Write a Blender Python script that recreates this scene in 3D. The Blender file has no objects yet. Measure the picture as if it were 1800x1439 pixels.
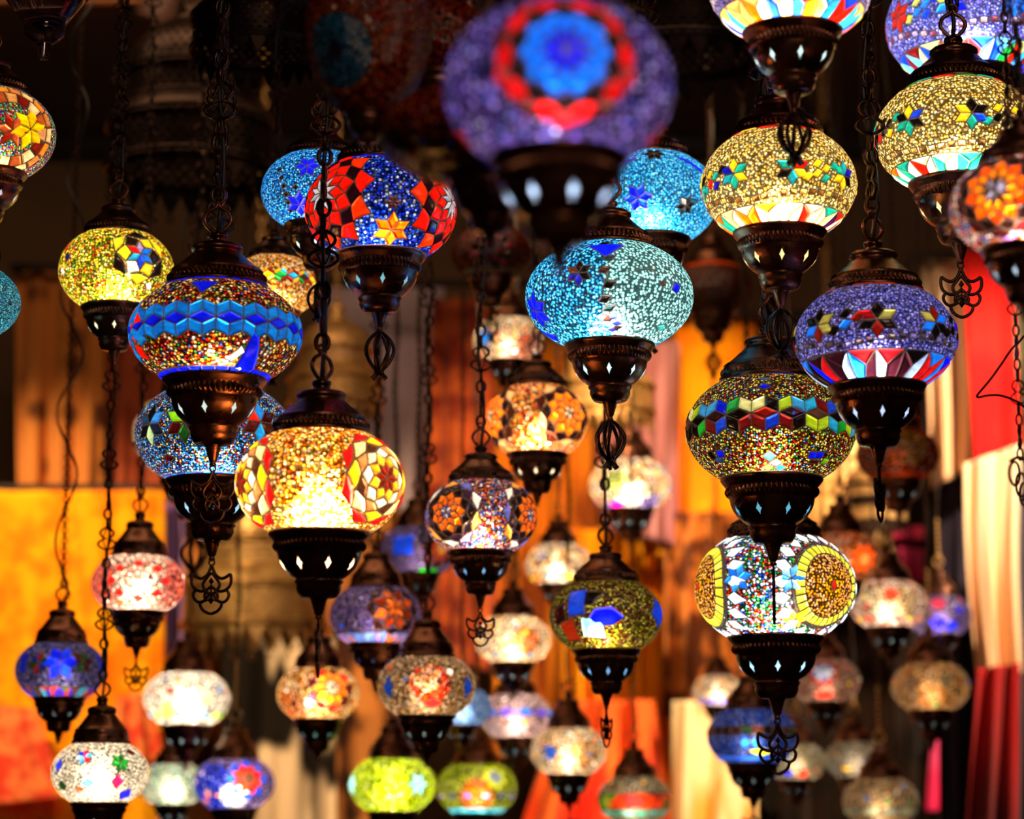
import bpy, math, random
import numpy as np
from mathutils import Vector, Matrix
from math import sin, cos, pi, radians, sqrt, atan2

SC = bpy.context.scene
COL = SC.collection
random.seed(7)
R_ = random.Random(11)

# ------------------------------------------------------------------ camera
FPX = 4250.0                      # focal length in pixels of the 1800 px frame (85 mm)
PITCH = radians(10.0)
CAM = Vector((0, 0, 1.5))
RIGHT = Vector((1, 0, 0)); UP = Vector((0, -sin(PITCH), cos(PITCH))); FWD = Vector((0, cos(PITCH), sin(PITCH)))
FOCUS = 2.5
cam_d = bpy.data.cameras.new('camera'); cam = bpy.data.objects.new('camera', cam_d); COL.objects.link(cam)
cam.location = CAM; cam.rotation_euler = (pi/2 + PITCH, 0, 0)
cam_d.sensor_width = 36; cam_d.lens = 85.0; cam_d.clip_start = 0.05
cam_d.dof.use_dof = True; cam_d.dof.focus_distance = FOCUS; cam_d.dof.aperture_fstop = 3.9
SC.camera = cam

def P(px, py, d):
    return CAM + FWD*d + RIGHT*((px-900)/FPX*d) + UP*((719.5-py)/FPX*d)

# ------------------------------------------------------------------ world, exposure
W = bpy.data.worlds.new('world'); SC.world = W; W.use_nodes = True
W.node_tree.nodes['Background'].inputs[0].default_value = (0.5, 0.35, 0.25, 1)
W.node_tree.nodes['Background'].inputs[1].default_value = 0.01
SC.view_settings.view_transform = 'Standard'; SC.view_settings.look = 'None'
SC.view_settings.exposure = 0.0; SC.view_settings.gamma = 1.0; SC.view_settings.use_curve_mapping = False
cy = SC.cycles
cy.use_denoising = True
cy.max_bounces = 8; cy.diffuse_bounces = 3; cy.glossy_bounces = 3; cy.transmission_bounces = 4; cy.transparent_max_bounces = 16
cy.caustics_reflective = False; cy.caustics_refractive = False
cy.sample_clamp_indirect = 6.0; cy.blur_glossy = 1.0
cy.use_light_tree = True

# ------------------------------------------------------------------ room lights (the stall's ceiling spots, above the picture, and unseen added fills)
def area_light(name, loc, target, size, power, color):
    l = bpy.data.lights.new(name, 'AREA'); l.shape = 'RECTANGLE'; l.size = size[0]; l.size_y = size[1]
    l.energy = power; l.color = color
    o = bpy.data.objects.new(name, l); COL.objects.link(o); o.location = loc
    o.rotation_euler = (Vector(target)-Vector(loc)).to_track_quat('-Z', 'Y').to_euler()
    return o
def spot_light(name, loc, target, angle, power, color, size=0.04, blend=0.6):
    l = bpy.data.lights.new(name, 'SPOT'); l.spot_size = radians(angle); l.spot_blend = blend
    l.energy = power; l.color = color; l.shadow_soft_size = size
    o = bpy.data.objects.new(name, l); COL.objects.link(o); o.location = loc
    o.rotation_euler = (Vector(target)-Vector(loc)).to_track_quat('-Z', 'Y').to_euler()
    return o
WARM = (1.0, 0.62, 0.30)
spot_light('spot_left', (-1.5, 3.5, 3.0), P(120, 1180, 4.9), 34, 230, WARM)
spot_light('spot_middle', (0.1, 3.4, 3.0), P(1080, 1150, 5.1), 42, 235, WARM)
spot_light('spot_right', (1.5, 3.6, 3.0), P(1745, 960, 4.6), 44, 330, (1.0, 0.72, 0.48))
spot_light('fill_brass', (-.75, 3.0, 2.9), P(460, 1020, 4.35), 13, 90, (1, .7, .35))  # unseen spot added to brighten the left brass lantern
spot_light('fill_brass_centre', (.55, 3.3, 3.0), P(1100, 760, 4.4), 16, 60, (1, .7, .35))  # unseen spot added to brighten the middle brass lantern
area_light('fill_front', (0.6, -0.6, 2.9), (0, 2.6, 1.9), (0.8, 0.3), 17.0, (1.0, 0.66, 0.45))  # unseen area light added for highlights on the lamp metal
area_light('fill_back', (-0.4, 3.2, 3.02), (-0.1, 5.0, 1.8), (1.6, 0.3), 10.0, (1.0, 0.6, 0.32))  # unseen strip added in place of ceiling bounce, lifts the back wall

# ------------------------------------------------------------------ helpers
def lin(c):
    return tuple((x/12.92 if x <= 0.04045 else ((x+0.055)/1.055)**2.4) for x in c)
def H(h):
    h = h.lstrip('#')
    return lin((int(h[0:2], 16)/255, int(h[2:4], 16)/255, int(h[4:6], 16)/255))
def tagp(o, label=None, cat=None, group=None, kind=None):
    if label: o['label'] = label
    if cat: o['category'] = cat
    if group: o['group'] = group
    if kind: o['kind'] = kind
    return o
def empty(name, loc, label, cat, group=None):
    o = bpy.data.objects.new(name, None); COL.objects.link(o); o.location = loc
    o.empty_display_size = 0.02
    return tagp(o, label, cat, group)
def link(name, me, parent=None, loc=None, scale=None, rot=None):
    o = bpy.data.objects.new(name, me); COL.objects.link(o)
    if parent is not None: o.parent = parent
    if loc is not None: o.location = loc
    if scale is not None: o.scale = (scale,)*3
    if rot is not None: o.rotation_euler = rot
    return o
class MB:
    def __init__(s): s.v = []; s.f = []; s.n = 0; s.uv = []
    def add(s, V, F):
        V = np.asarray(V, float).reshape(-1, 3); s.v.append(V)
        for a in F: s.f.append(np.asarray(a) + s.n)
        s.n += len(V)
    def mesh(s, name, mat, smooth=True):
        V = np.concatenate(s.v); F = s.f
        me = bpy.data.meshes.new(name)
        # F: list of (k,m) arrays of equal-sized polygons
        tot = sum(len(f) for f in F); loops = sum(f.size for f in F)
        me.vertices.add(len(V)); me.vertices.foreach_set('co', V.astype(np.float32).ravel())
        me.loops.add(loops); me.polygons.add(tot)
        li = np.concatenate([f.ravel() for f in F]).astype(np.int32)
        sizes = np.concatenate([np.full(len(f), f.shape[1]) for f in F])
        st = np.concatenate([[0], np.cumsum(sizes)[:-1]]).astype(np.int32)
        me.loops.foreach_set('vertex_index', li); me.polygons.foreach_set('loop_start', st)
        me.update(calc_edges=True); me.validate()
        if smooth: me.polygons.foreach_set('use_smooth', np.ones(len(me.polygons), bool))
        if mat: me.materials.append(mat)
        me.update()
        return me
def grid_faces(n, m, closed_m=True, off=0):
    i = np.arange(n-1)[:, None]; j = np.arange(m if closed_m else m-1)[None, :]
    j2 = (j+1) % m
    f = np.stack([i*m+j+0*i, i*m+j2+0*i, (i+1)*m+j2, (i+1)*m+j], -1).reshape(-1, 4) + off
    return f
def lathe(mb, prof, seg=96, ripple=None, center=(0, 0)):
    """prof: list of (r,z) or (r,z,amp): amp>0 gives rope ridges."""
    pr = np.array([(p[0], p[1], p[2] if len(p) > 2 else 0.0) for p in prof])
    n = len(pr); th = np.arange(seg)/seg*2*pi
    k = ripple or 0
    wave = (np.cos(th[None, :]*k + pr[:, 1:2]*22.0) if k else np.zeros((1, seg)))
    r = np.maximum(pr[:, :1] + pr[:, 2:3]*wave, 0.0005)
    V = np.stack([r*np.sin(th)[None, :]+center[0], -r*np.cos(th)[None, :]+center[1], np.repeat(pr[:, 1:2], seg, 1)], -1).reshape(-1, 3)
    mb.add(V, [grid_faces(n, seg)[:, ::-1]])
def catmull(pts, n=6, closed=False):
    pts = [np.array(p, float) for p in pts]; out = []
    N = len(pts); rng = range(N if closed else N-1)
    for i in rng:
        p0 = pts[(i-1) % N] if (closed or i > 0) else pts[0]
        p1 = pts[i]; p2 = pts[(i+1) % N]
        p3 = pts[(i+2) % N] if (closed or i+2 < N) else pts[-1]
        for t in np.arange(n)/n:
            out.append(0.5*((2*p1)+(-p0+p2)*t+(2*p0-5*p1+4*p2-p3)*t*t+(-p0+3*p1-3*p2+p3)*t**3))
    if not closed: out.append(pts[-1])
    return np.array(out)
def tube(mb, pts, r, closed=False, seg=6):
    pts = np.asarray(pts, float); n = len(pts)
    if closed: t = np.roll(pts, -1, 0)-np.roll(pts, 1, 0)
    else:
        t = np.gradient(pts, axis=0)
    t /= np.linalg.norm(t, axis=1, keepdims=True)+1e-12
    ref = np.array([0.13, 1.0, 0.07]); ref /= np.linalg.norm(ref)
    bad = np.abs(t@ref) > 0.97
    u = np.cross(t, ref); u[bad] = np.cross(t[bad], [1, 0, 0])
    u /= np.linalg.norm(u, axis=1, keepdims=True)+1e-12
    w = np.cross(t, u)
    rr = np.broadcast_to(np.asarray(r, float), (n,))[:, None, None]
    a = np.arange(seg)/seg*2*pi
    V = pts[:, None, :]+rr*(np.cos(a)[None, :, None]*u[:, None, :]+np.sin(a)[None, :, None]*w[:, None, :])
    F = [grid_faces(n, seg)]
    if closed:
        j = np.arange(seg); j2 = (j+1) % seg; o = (n-1)*seg
        F.append(np.stack([o+j, o+j2, j2, j], -1))
    else:
        F.append(np.arange(seg)[None, ::-1]); F.append((np.arange(seg)+(n-1)*seg)[None, :])
    mb.add(V.reshape(-1, 3), F)
def box(mb, lo, hi):
    (x0, y0, z0), (x1, y1, z1) = lo, hi
    V = [(x0, y0, z0), (x1, y0, z0), (x1, y1, z0), (x0, y1, z0), (x0, y0, z1), (x1, y0, z1), (x1, y1, z1), (x0, y1, z1)]
    mb.add(V, [np.array([(3, 2, 1, 0), (4, 5, 6, 7), (0, 1, 5, 4), (1, 2, 6, 5), (2, 3, 7, 6), (3, 0, 4, 7)])])

# ------------------------------------------------------------------ materials
def newmat(name):
    m = bpy.data.materials.new(name); m.use_nodes = True
    nt = m.node_tree; nt.nodes.clear()
    out = nt.nodes.new('ShaderNodeOutputMaterial')
    return m, nt, out
def nd(nt, t, **kw):
    n = nt.nodes.new(t)
    for k, v in kw.items(): setattr(n, k, v)
    return n
def mathn(nt, op, a, b=None, clamp=False):
    n = nt.nodes.new('ShaderNodeMath'); n.operation = op; n.use_clamp = clamp
    for i, x in enumerate((a, b)):
        if x is None: continue
        if isinstance(x, (int, float)): n.inputs[i].default_value = x
        else: nt.links.new(x, n.inputs[i])
    return n.outputs[0]
def maprange(nt, v, a, b, c, d, smooth=False):
    n = nt.nodes.new('ShaderNodeMapRange'); n.clamp = True
    if smooth: n.interpolation_type = 'SMOOTHSTEP'
    nt.links.new(v, n.inputs[0])
    for i, x in zip((1, 2, 3, 4), (a, b, c, d)): n.inputs[i].default_value = x
    return n.outputs[0]
def mixc(nt, f, a, b, mode='MIX'):
    n = nt.nodes.new('ShaderNodeMix'); n.data_type = 'RGBA'; n.blend_type = mode
    for s, x in ((n.inputs[0], f), (n.inputs[6], a), (n.inputs[7], b)):
        if isinstance(x, (int, float)): s.default_value = x
        elif isinstance(x, tuple): s.default_value = (*x[:3], 1)
        else: nt.links.new(x, s)
    return n.outputs[2]

_sm = {}
PALS = {
 'warm':  ['7a1008', 'b32a0c', 'd8a010', 'f0d040', 'fff0d0', '1f7a30', 'c81818', 'e06a10', 'f4c860', '2a50c0', 'f8f0e0', '901010'],
 'multi': ['5a0c08', '8a1208', 'b8b820', 'd8d040', '2a8a30', 'a01010', 'e0e0d0', '3a70c0', 'c8a020', '601008', '902010', 'b0c030'],
 'white': ['f0f4f4', 'd8f0e8', 'd02010', '1a8a30', '1840c8', 'ff7810', 'ffffff', '40a840', 'c8d8f8', 'e02818', '108030', '2060e0', 'e8f0f0', 'c02010'],
 'blue':  ['1c6adf', '2b86f0', '1450c8', '58b8ff', 'c01c18', 'e8c030', '2b86f0', '1c6adf', 'd8ecff', '3a9af8', '8a1010', '1450c8', '70c4ff'],
 'cyan':  ['30a8e0', '48c0f0', '2090d8', '70d8f8', '38b0e8'],
 'skyblue': ['1080f8', '2898ff', '0c68e8', '60b8ff', '1c8cf8'],
 'azure': ['1840ff', '1030f0', '3060ff', '0c28e8', 'a8c8ff'],
 'gold':  ['f4d078', 'e8c060', 'ffe8a8', 'd8a848', 'fff0c0'],
 'lilac': ['7468c0', '8880d8', '5c50a8', 'b0a8f0', '6c60b8', '5c6cd0', '9088c8'],
 'violet':['8060b8', '6848a0', 'a080c8', '6060c8', '9070b8', '584080'],
 'cream': ['ffe8b8', 'ffd080', 'ffffff', 'f0a048', 'fff4d8', 'e87030', 'ffd898', '90a8c8', 'ffc060'],
 'amber': ['f8a020', 'ffb840', 'ffe090', 'e87810', 'fff4e0', 'ffd060', 'c85008'],
 'orange':['ff6a10', 'ff9020', 'ffd050', 'e03008', 'fff0c0', 'c81808', 'ffb030'],
 'yellow':['f0f020', 'f8e030', 'd8a010', '50a020', 'f04818', 'ffffb0', 'e8f040', 'f8c020'],
 'olive': ['5a5a10', '7a7818', '3a1c08', 'a0a020', '481008', '4c4410', '6a1008'],
 'lime':  ['d0f000', 'b8e000', 'e8ff20', '90c800'],
 'fest':  ['e04020', '2060e0', 'f8f0f0', 'f8a020', 'a070e0', 'd02860', '60a0f0', 'f06030', 'ffffff', 'e89040'],
 'pinkred': ['f8d0c0', 'f0a090', 'ffe8d8', 'e87060', 'ffffff'],
 'rainb': ['30a040', '2060e0', 'e03030', 'e0e040', 'a040c0', '40c0c0', 'f0f0e0', 'f08020', '30c060', 'd02080'],
 'dark':  ['c82818', 'd84820', '901810', 'f07030', 'c83020'],
}
def shade_mat(pal, scale=36.0, ringy=0.55, gap=0.10, sparkle=0.6, fwd=0.38, hot=.5):
    key = (pal, scale, ringy, gap, sparkle, fwd, hot)
    if key in _sm: return _sm[key]
    m, nt, out = newmat('mosaic_glass_'+pal); L = nt.links.new
    tc = nd(nt, 'ShaderNodeTexCoord')
    vo = nd(nt, 'ShaderNodeTexVoronoi'); vo.feature = 'F1'; vo.inputs['Scale'].default_value = scale; vo.inputs['Randomness'].default_value = 0.75
    L(tc.outputs['Object'], vo.inputs['Vector'])
    sep = nd(nt, 'ShaderNodeSeparateColor'); L(vo.outputs['Color'], sep.inputs[0])
    ramp = nd(nt, 'ShaderNodeValToRGB'); cr = ramp.color_ramp; cr.interpolation = 'CONSTANT'
    cols = [H(c) for c in PALS[pal]]; n = len(cols)
    cr.elements[0].position = 0; cr.elements[0].color = (*cols[0], 1)
    cr.elements[1].position = 1/n; cr.elements[1].color = (*cols[1 % n], 1)
    for i in range(2, n):
        e = cr.elements.new(i/n); e.color = (*cols[i], 1)
    L(sep.outputs[0], ramp.inputs[0])
    base = nd(nt, 'ShaderNodeAttribute', attribute_name='base'); tile = nd(nt, 'ShaderNodeAttribute', attribute_name='tile'); sd = nd(nt, 'ShaderNodeAttribute', attribute_name='sd')
    bead = mixc(nt, base.outputs['Alpha'], base.outputs['Color'], ramp.outputs[0])
    d = vo.outputs['Distance']
    edge = maprange(nt, d, 0.30, 0.56, 1.0, gap, True)
    hole = maprange(nt, d, 0.02, 0.20, ringy, 1.0, True)
    rb = maprange(nt, mathn(nt, 'POWER', sep.outputs[1], 1.0+2*max(0, sparkle-.5)), 0.0, 1.0, 1.0-sparkle, 1.0)
    k = mathn(nt, 'MULTIPLY', mathn(nt, 'MULTIPLY', edge, hole), rb)
    spark = mathn(nt, 'MULTIPLY', maprange(nt, d, 0.28, 0.10, 0, hot, True), maprange(nt, sep.outputs[2], .62, .8, 0, 1))  # some bead centres painted white to stand in for glints
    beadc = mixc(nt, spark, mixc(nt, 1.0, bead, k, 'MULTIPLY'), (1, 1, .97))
    # glass tile: streaky
    no = nd(nt, 'ShaderNodeTexNoise'); no.inputs['Scale'].default_value = 7; no.inputs['Detail'].default_value = 3
    mp = nd(nt, 'ShaderNodeMapping'); mp.inputs['Scale'].default_value = (1, 1, 3); L(tc.outputs['Object'], mp.inputs[0]); L(mp.outputs[0], no.inputs['Vector'])
    tk = maprange(nt, no.outputs['Fac'], 0.3, 0.7, 0.55, 1.0)
    tilec = mixc(nt, 1.0, tile.outputs['Color'], tk, 'MULTIPLY')
    sdv = sd.outputs['Fac']
    isgrout = maprange(nt, sdv, -0.012, -0.004, 0, 1)
    istile = maprange(nt, sdv, 0.004, 0.011, 0, 1)
    c1 = mixc(nt, isgrout, beadc, (0.035, 0.022, 0.015))
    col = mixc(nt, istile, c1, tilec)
    hb = mathn(nt, 'SUBTRACT', 0.6, d)
    ht = maprange(nt, sdv, 0.0, 0.035, 0, 1.0, True)
    h = mathn(nt, 'ADD', mathn(nt, 'MULTIPLY', hb, mathn(nt, 'SUBTRACT', 1.0, isgrout)), mathn(nt, 'MULTIPLY', ht, 0.9))
    bp = nd(nt, 'ShaderNodeBump'); bp.inputs['Strength'].default_value = 0.8; bp.inputs['Distance'].default_value = 0.0016
    L(h, bp.inputs['Height'])
    tr = nd(nt, 'ShaderNodeBsdfTranslucent'); L(col, tr.inputs[0]); L(bp.outputs[0], tr.inputs['Normal'])
    rf = nd(nt, 'ShaderNodeBsdfRefraction'); rf.inputs['Roughness'].default_value = 0.5; rf.inputs['IOR'].default_value = 1.35; L(col, rf.inputs[0]); L(bp.outputs[0], rf.inputs['Normal'])
    df = nd(nt, 'ShaderNodeBsdfDiffuse'); L(col, df.inputs[0]); L(bp.outputs[0], df.inputs['Normal'])
    gl = nd(nt, 'ShaderNodeBsdfGlossy'); gl.inputs['Roughness'].default_value = 0.12; gl.inputs[0].default_value = (1, 1, 1, 1); L(bp.outputs[0], gl.inputs['Normal'])
    m1 = nd(nt, 'ShaderNodeMixShader'); m1.inputs[0].default_value = fwd; L(tr.outputs[0], m1.inputs[1]); L(rf.outputs[0], m1.inputs[2])
    m2 = nd(nt, 'ShaderNodeMixShader'); m2.inputs[0].default_value = 0.92 if pal == 'dark' else 0.10; L(m1.outputs[0], m2.inputs[1]); L(df.outputs[0], m2.inputs[2])
    m3 = nd(nt, 'ShaderNodeMixShader'); m3.inputs[0].default_value = 0.05; L(m2.outputs[0], m3.inputs[1]); L(gl.outputs[0], m3.inputs[2])
    L(m3.outputs[0], out.inputs[0])
    _sm[key] = m
    return m

def metal_mat(name, c1, c2, rough=0.28, diamonds=False, metal=.92):
    m, nt, out = newmat(name); L = nt.links.new
    tc = nd(nt, 'ShaderNodeTexCoord')
    no = nd(nt, 'ShaderNodeTexNoise'); no.inputs['Scale'].default_value = 4; no.inputs['Detail'].default_value = 5; L(tc.outputs['Object'], no.inputs['Vector'])
    f = maprange(nt, no.outputs['Fac'], 0.35, 0.7, 0, 1)
    col = mixc(nt, f, c1, c2)
    p = nd(nt, 'ShaderNodeBsdfPrincipled'); L(col, p.inputs['Base Color']); p.inputs['Metallic'].default_value = metal
    L(maprange(nt, no.outputs['Fac'], 0.3, 0.7, rough+0.1, rough-0.06), p.inputs['Roughness'])
    n2 = nd(nt, 'ShaderNodeTexNoise'); n2.inputs['Scale'].default_value = 40; L(tc.outputs['Object'], n2.inputs['Vector'])
    bp = nd(nt, 'ShaderNodeBump'); bp.inputs['Strength'].default_value = 0.15; bp.inputs['Distance'].default_value = 0.001; L(n2.outputs['Fac'], bp.inputs['Height']); L(bp.outputs[0], p.inputs['Normal'])
    if diamonds:
        # star-shaped glass windows let into the bowl (8 around), lit by the bulb behind
        sx = nd(nt, 'ShaderNodeSeparateXYZ'); L(tc.outputs['Object'], sx.inputs[0])
        ang = mathn(nt, 'ARCTAN2', sx.outputs[0], mathn(nt, 'MULTIPLY', sx.outputs[1], -1.0))
        u = mathn(nt, 'FRACT', mathn(nt, 'ADD', mathn(nt, 'MULTIPLY', ang, 8/(2*pi)), 10.58))
        u = mathn(nt, 'ABSOLUTE', mathn(nt, 'MULTIPLY', mathn(nt, 'SUBTRACT', u, 0.5), 2*pi/8*0.46))
        v = mathn(nt, 'ABSOLUTE', mathn(nt, 'ADD', sx.outputs[2], 0.985))
        a = mathn(nt, 'POWER', mathn(nt, 'DIVIDE', u, 0.040), 0.75)
        b = mathn(nt, 'POWER', mathn(nt, 'DIVIDE', v, 0.072), 0.75)
        s = mathn(nt, 'LESS_THAN', mathn(nt, 'ADD', a, b), 1.0)
        oi = nd(nt, 'ShaderNodeAttribute', attribute_name='window_tint'); oi.attribute_type = 'OBJECT'
        tr = nd(nt, 'ShaderNodeBsdfTranslucent'); L(oi.outputs['Color'], tr.inputs[0])
        ms = nd(nt, 'ShaderNodeMixShader'); L(s, ms.inputs[0]); L(p.outputs[0], ms.inputs[1]); L(tr.outputs[0], ms.inputs[2]); L(ms.outputs[0], out.inputs[0])
    else:
        L(p.outputs[0], out.inputs[0])
    return m
M_COPPER = metal_mat('antique_copper', (0.20, 0.082, 0.045), (0.06, 0.026, 0.018))
M_BOWL = metal_mat('antique_copper_pierced', (0.20, 0.082, 0.045), (0.06, 0.026, 0.018), diamonds=True)
M_BRASS = metal_mat('aged_brass', (0.75, 0.46, 0.16), (0.45, 0.25, 0.08), 0.36, metal=.6)
M_DARKCHAIN = metal_mat('dark_chain_metal', (0.07, 0.035, 0.024), (0.02, 0.011, 0.009), 0.3)

def plain_mat(name, c, rough=0.7, metal=0.0, noise=0.2, scale=6, c2=None):
    m, nt, out = newmat(name); L = nt.links.new
    tc = nd(nt, 'ShaderNodeTexCoord')
    no = nd(nt, 'ShaderNodeTexNoise'); no.inputs['Scale'].default_value = scale; no.inputs['Detail'].default_value = 4; L(tc.outputs['Object'], no.inputs['Vector'])
    c2 = c2 or tuple(x*(1-noise) for x in c)
    col = mixc(nt, maprange(nt, no.outputs['Fac'], 0.35, 0.65, 0, 1), c, c2)
    p = nd(nt, 'ShaderNodeBsdfPrincipled'); L(col, p.inputs['Base Color']); p.inputs['Roughness'].default_value = rough; p.inputs['Metallic'].default_value = metal
    L(p.outputs[0], out.inputs[0])
    return m
M_CORD = plain_mat('black_cord', (0.012, 0.009, 0.008), 0.5)

# ------------------------------------------------------------------ mosaic globes
CK = 0.73   # flattening of the blown glass
class Globe:
    def __init__(s, cx, cyy, Rp, tilt=0.0, seg=560, rows=190, c=CK, ropen=0.56, pal='multi', bead=None, amt=1.0, yt=None, yb=None):
        s.ropen = ropen
        if yt is not None:   # glass height read off the photo (top and foot of the glass on the lamp's axis)
            e_ = PITCH + math.atan((719.5-(yt+yb)/2)/FPX); cyy = (yt+yb)/2+ropen*sin(e_)*Rp
            c = (yb-yt)/2/Rp/cos(e_)/sqrt(1-ropen**2)
        s.cx, s.cy, s.R = cx, cyy, Rp; s.c = c
        s.e = PITCH + math.atan((719.5-cyy)/FPX)
        s.az = math.atan((cx-900)/FPX)
        ph = math.acos(ropen); s.ph = ph
        phi = np.linspace(-ph, ph, rows); lon = (np.arange(seg)/seg*2-1)*pi
        s.lon, s.phi = np.meshgrid(lon, phi)
        s.pos = np.stack([np.cos(s.phi)*np.sin(s.lon), -np.cos(s.phi)*np.cos(s.lon), c*np.sin(s.phi)], -1)
        s.base = np.zeros((rows, seg, 4)); s.base[..., :3] = bead or (0.5, 0.5, 0.5); s.base[..., 3] = amt
        s.tile = np.zeros((rows, seg, 4)); s.tile[..., 3] = 1; s.sd = np.full((rows, seg), -1.0)
        s.rows, s.seg = rows, seg; s._chart = None
    def at(s, px, py):
        """point of the globe seen at photo pixel (px,py) -> (lon, phi)"""
        X = (px-s.cx)/s.R; Z = (s.cy-py)/s.R; e = s.e
        rr = math.hypot(X, Z*0.98/0.8)
        if rr > 0.97: X *= 0.97/rr; Z *= 0.97/rr
        u = np.array([0, -sin(e), cos(e)]); v = np.array([0, cos(e), sin(e)])
        p0 = np.array([X, 0, 0.0])+Z*u
        k = np.array([1, 1, 1/s.c**2])
        A = (v*v*k).sum(); B = 2*(p0*v*k).sum(); C = (p0*p0*k).sum()-1
        D = max(B*B-4*A*C, 0); t = (-B-sqrt(D))/(2*A)
        p = p0+t*v
        a = s.az
        p = np.array([p[0]*cos(a)+p[1]*sin(a)*1.0, -p[0]*sin(a)*0+p[1], p[2]]) if False else p
        return math.atan2(p[0], -p[1]) , math.asin(max(-1, min(1, p[2]/s.c)))
    def local(s, px, py):
        lo, ph = s.at(px, py); return s.local_a(lo, ph)
    def local_a(s, lo, ph):
        p0 = np.array([cos(ph)*sin(lo), -cos(ph)*cos(lo), s.c*sin(ph)])
        n = p0*np.array([1, 1, 1/s.c**2]); n /= np.linalg.norm(n)
        e1 = np.array([cos(lo), sin(lo), 0]); e2 = np.cross(n, e1); e2 /= np.linalg.norm(e2)
        if e2[2] < 0: e2 = -e2
        d = s.pos-p0
        x = d@e1; y = d@e2; z = d@n
        ok = z > -0.75
        # unroll a little: stretch with depth
        rad = np.sqrt(x*x+y*y)+1e-9; f = np.sqrt(rad*rad+z*z)/rad
        return (x*f, y*f, ok)
    def band(s, phi0):
        return (s.lon*cos(phi0), (s.phi-phi0)*0.86, np.ones_like(s.lon, bool))
    def poly(s, ch, pts, col):
        x, y, ok = ch
        pts = np.array(pts, float); lo = pts.min(0); hi = pts.max(0)
        area = 0.5*np.sum(pts[:, 0]*np.roll(pts[:, 1], -1)-np.roll(pts[:, 0], -1)*pts[:, 1])
        if area < 0: pts = pts[::-1]
        g = 0.03
        m = ok & (x > lo[0]-g) & (x < hi[0]+g) & (y > lo[1]-g) & (y < hi[1]+g)
        ii = np.nonzero(m)
        if len(ii[0]) == 0: return
        X = x[ii]; Y = y[ii]; d = np.full(len(X), 9.0)
        for i in range(len(pts)):
            a = pts[i]; b = pts[(i+1) % len(pts)]; e = b-a; l = np.hypot(*e)+1e-9
            d = np.minimum(d, (e[0]*(Y-a[1])-e[1]*(X-a[0]))/l)
        cur = s.sd[ii]; up = d > cur
        s.sd[ii[0][up], ii[1][up]] = d[up]
        s.tile[ii[0][up], ii[1][up], :3] = col
    # -------- pattern words
    def star(s, px, py, size, cols, rot=0, n=6, ch=None, c0=(0, 0)):
        ch = ch or s.local(px, py); w = pi/n; k = 2*cos(w)
        for i in range(n):
            a = rot+i*2*pi/n
            s.poly(ch, [c0, (c0[0]+size*cos(a-w), c0[1]+size*sin(a-w)), (c0[0]+size*k*cos(a), c0[1]+size*k*sin(a)), (c0[0]+size*cos(a+w), c0[1]+size*sin(a+w))], H(cols[i % len(cols)]))
    def ros(s, px, py, n, layers, rot=0, ch=None):
        ch = ch or s.local(px, py)
        for li, (r0, rm, r1, cols) in enumerate(layers):
            off = (li % 2)*pi/n+rot
            for i in range(n):
                a = i*2*pi/n+off; w = pi/n
                c = H(cols[i % len(cols)])
                q = [(r0*cos(a), r0*sin(a)), (rm*cos(a-w), rm*sin(a-w)), (r1*cos(a), r1*sin(a)), (rm*cos(a+w), rm*sin(a+w))]
                s.poly(ch, q, c)
    def sqring(s, px, py, r, n, h, cols, fill=0.94):
        ch = s.local(px, py)
        for i in range(n):
            a = i*2*pi/n; w = pi/n*fill
            s.poly(ch, [(r*cos(a-w), r*sin(a-w)), ((r+h)*cos(a-w), (r+h)*sin(a-w)), ((r+h)*cos(a+w), (r+h)*sin(a+w)), (r*cos(a+w), r*sin(a+w))], H(cols[i % len(cols)]))
    def disc(s, px, py, r, col, amt, r0=0.0, ch=None):
        x, y, ok = ch or s.local(px, py); m = ok & (x*x+y*y < r*r) & (x*x+y*y >= r0*r0)
        s.base[m, :3] = H(col); s.base[m, 3] = amt
    def cubes(s, py, n, h, hh, mids, ups, dns, off=0.0, keep=None):
        """row of lozenges with slanted tiles above and below (tumbling blocks)"""
        ph = s.at(s.cx, py)[1]; ch = s.band(ph); w = pi*cos(ph)/n
        for i in range(n):
            x = (2*i+1-n)*w+off*w; lonp = x/cos(ph)
            if keep and not keep(i): continue
            m = H(mids[i % len(mids)])
            s.poly(ch, [(x-w, 0), (x, h), (x+w, 0), (x, -h)], m)
            if ups:
                s.poly(ch, [(x-w, 0.004), (x, h), (x, h+hh), (x-w, hh)], H(ups[(2*i) % len(ups)]))
                s.poly(ch, [(x, h), (x+w, 0.004), (x+w, hh), (x, h+hh)], H(ups[(2*i+1) % len(ups)]))
            if dns:
                s.poly(ch, [(x-w, -0.004), (x, -h), (x, -h-hh), (x-w, -hh)], H(dns[(2*i) % len(dns)]))
                s.poly(ch, [(x, -h), (x+w, -0.004), (x+w, -hh), (x, -h-hh)], H(dns[(2*i+1) % len(dns)]))
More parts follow.
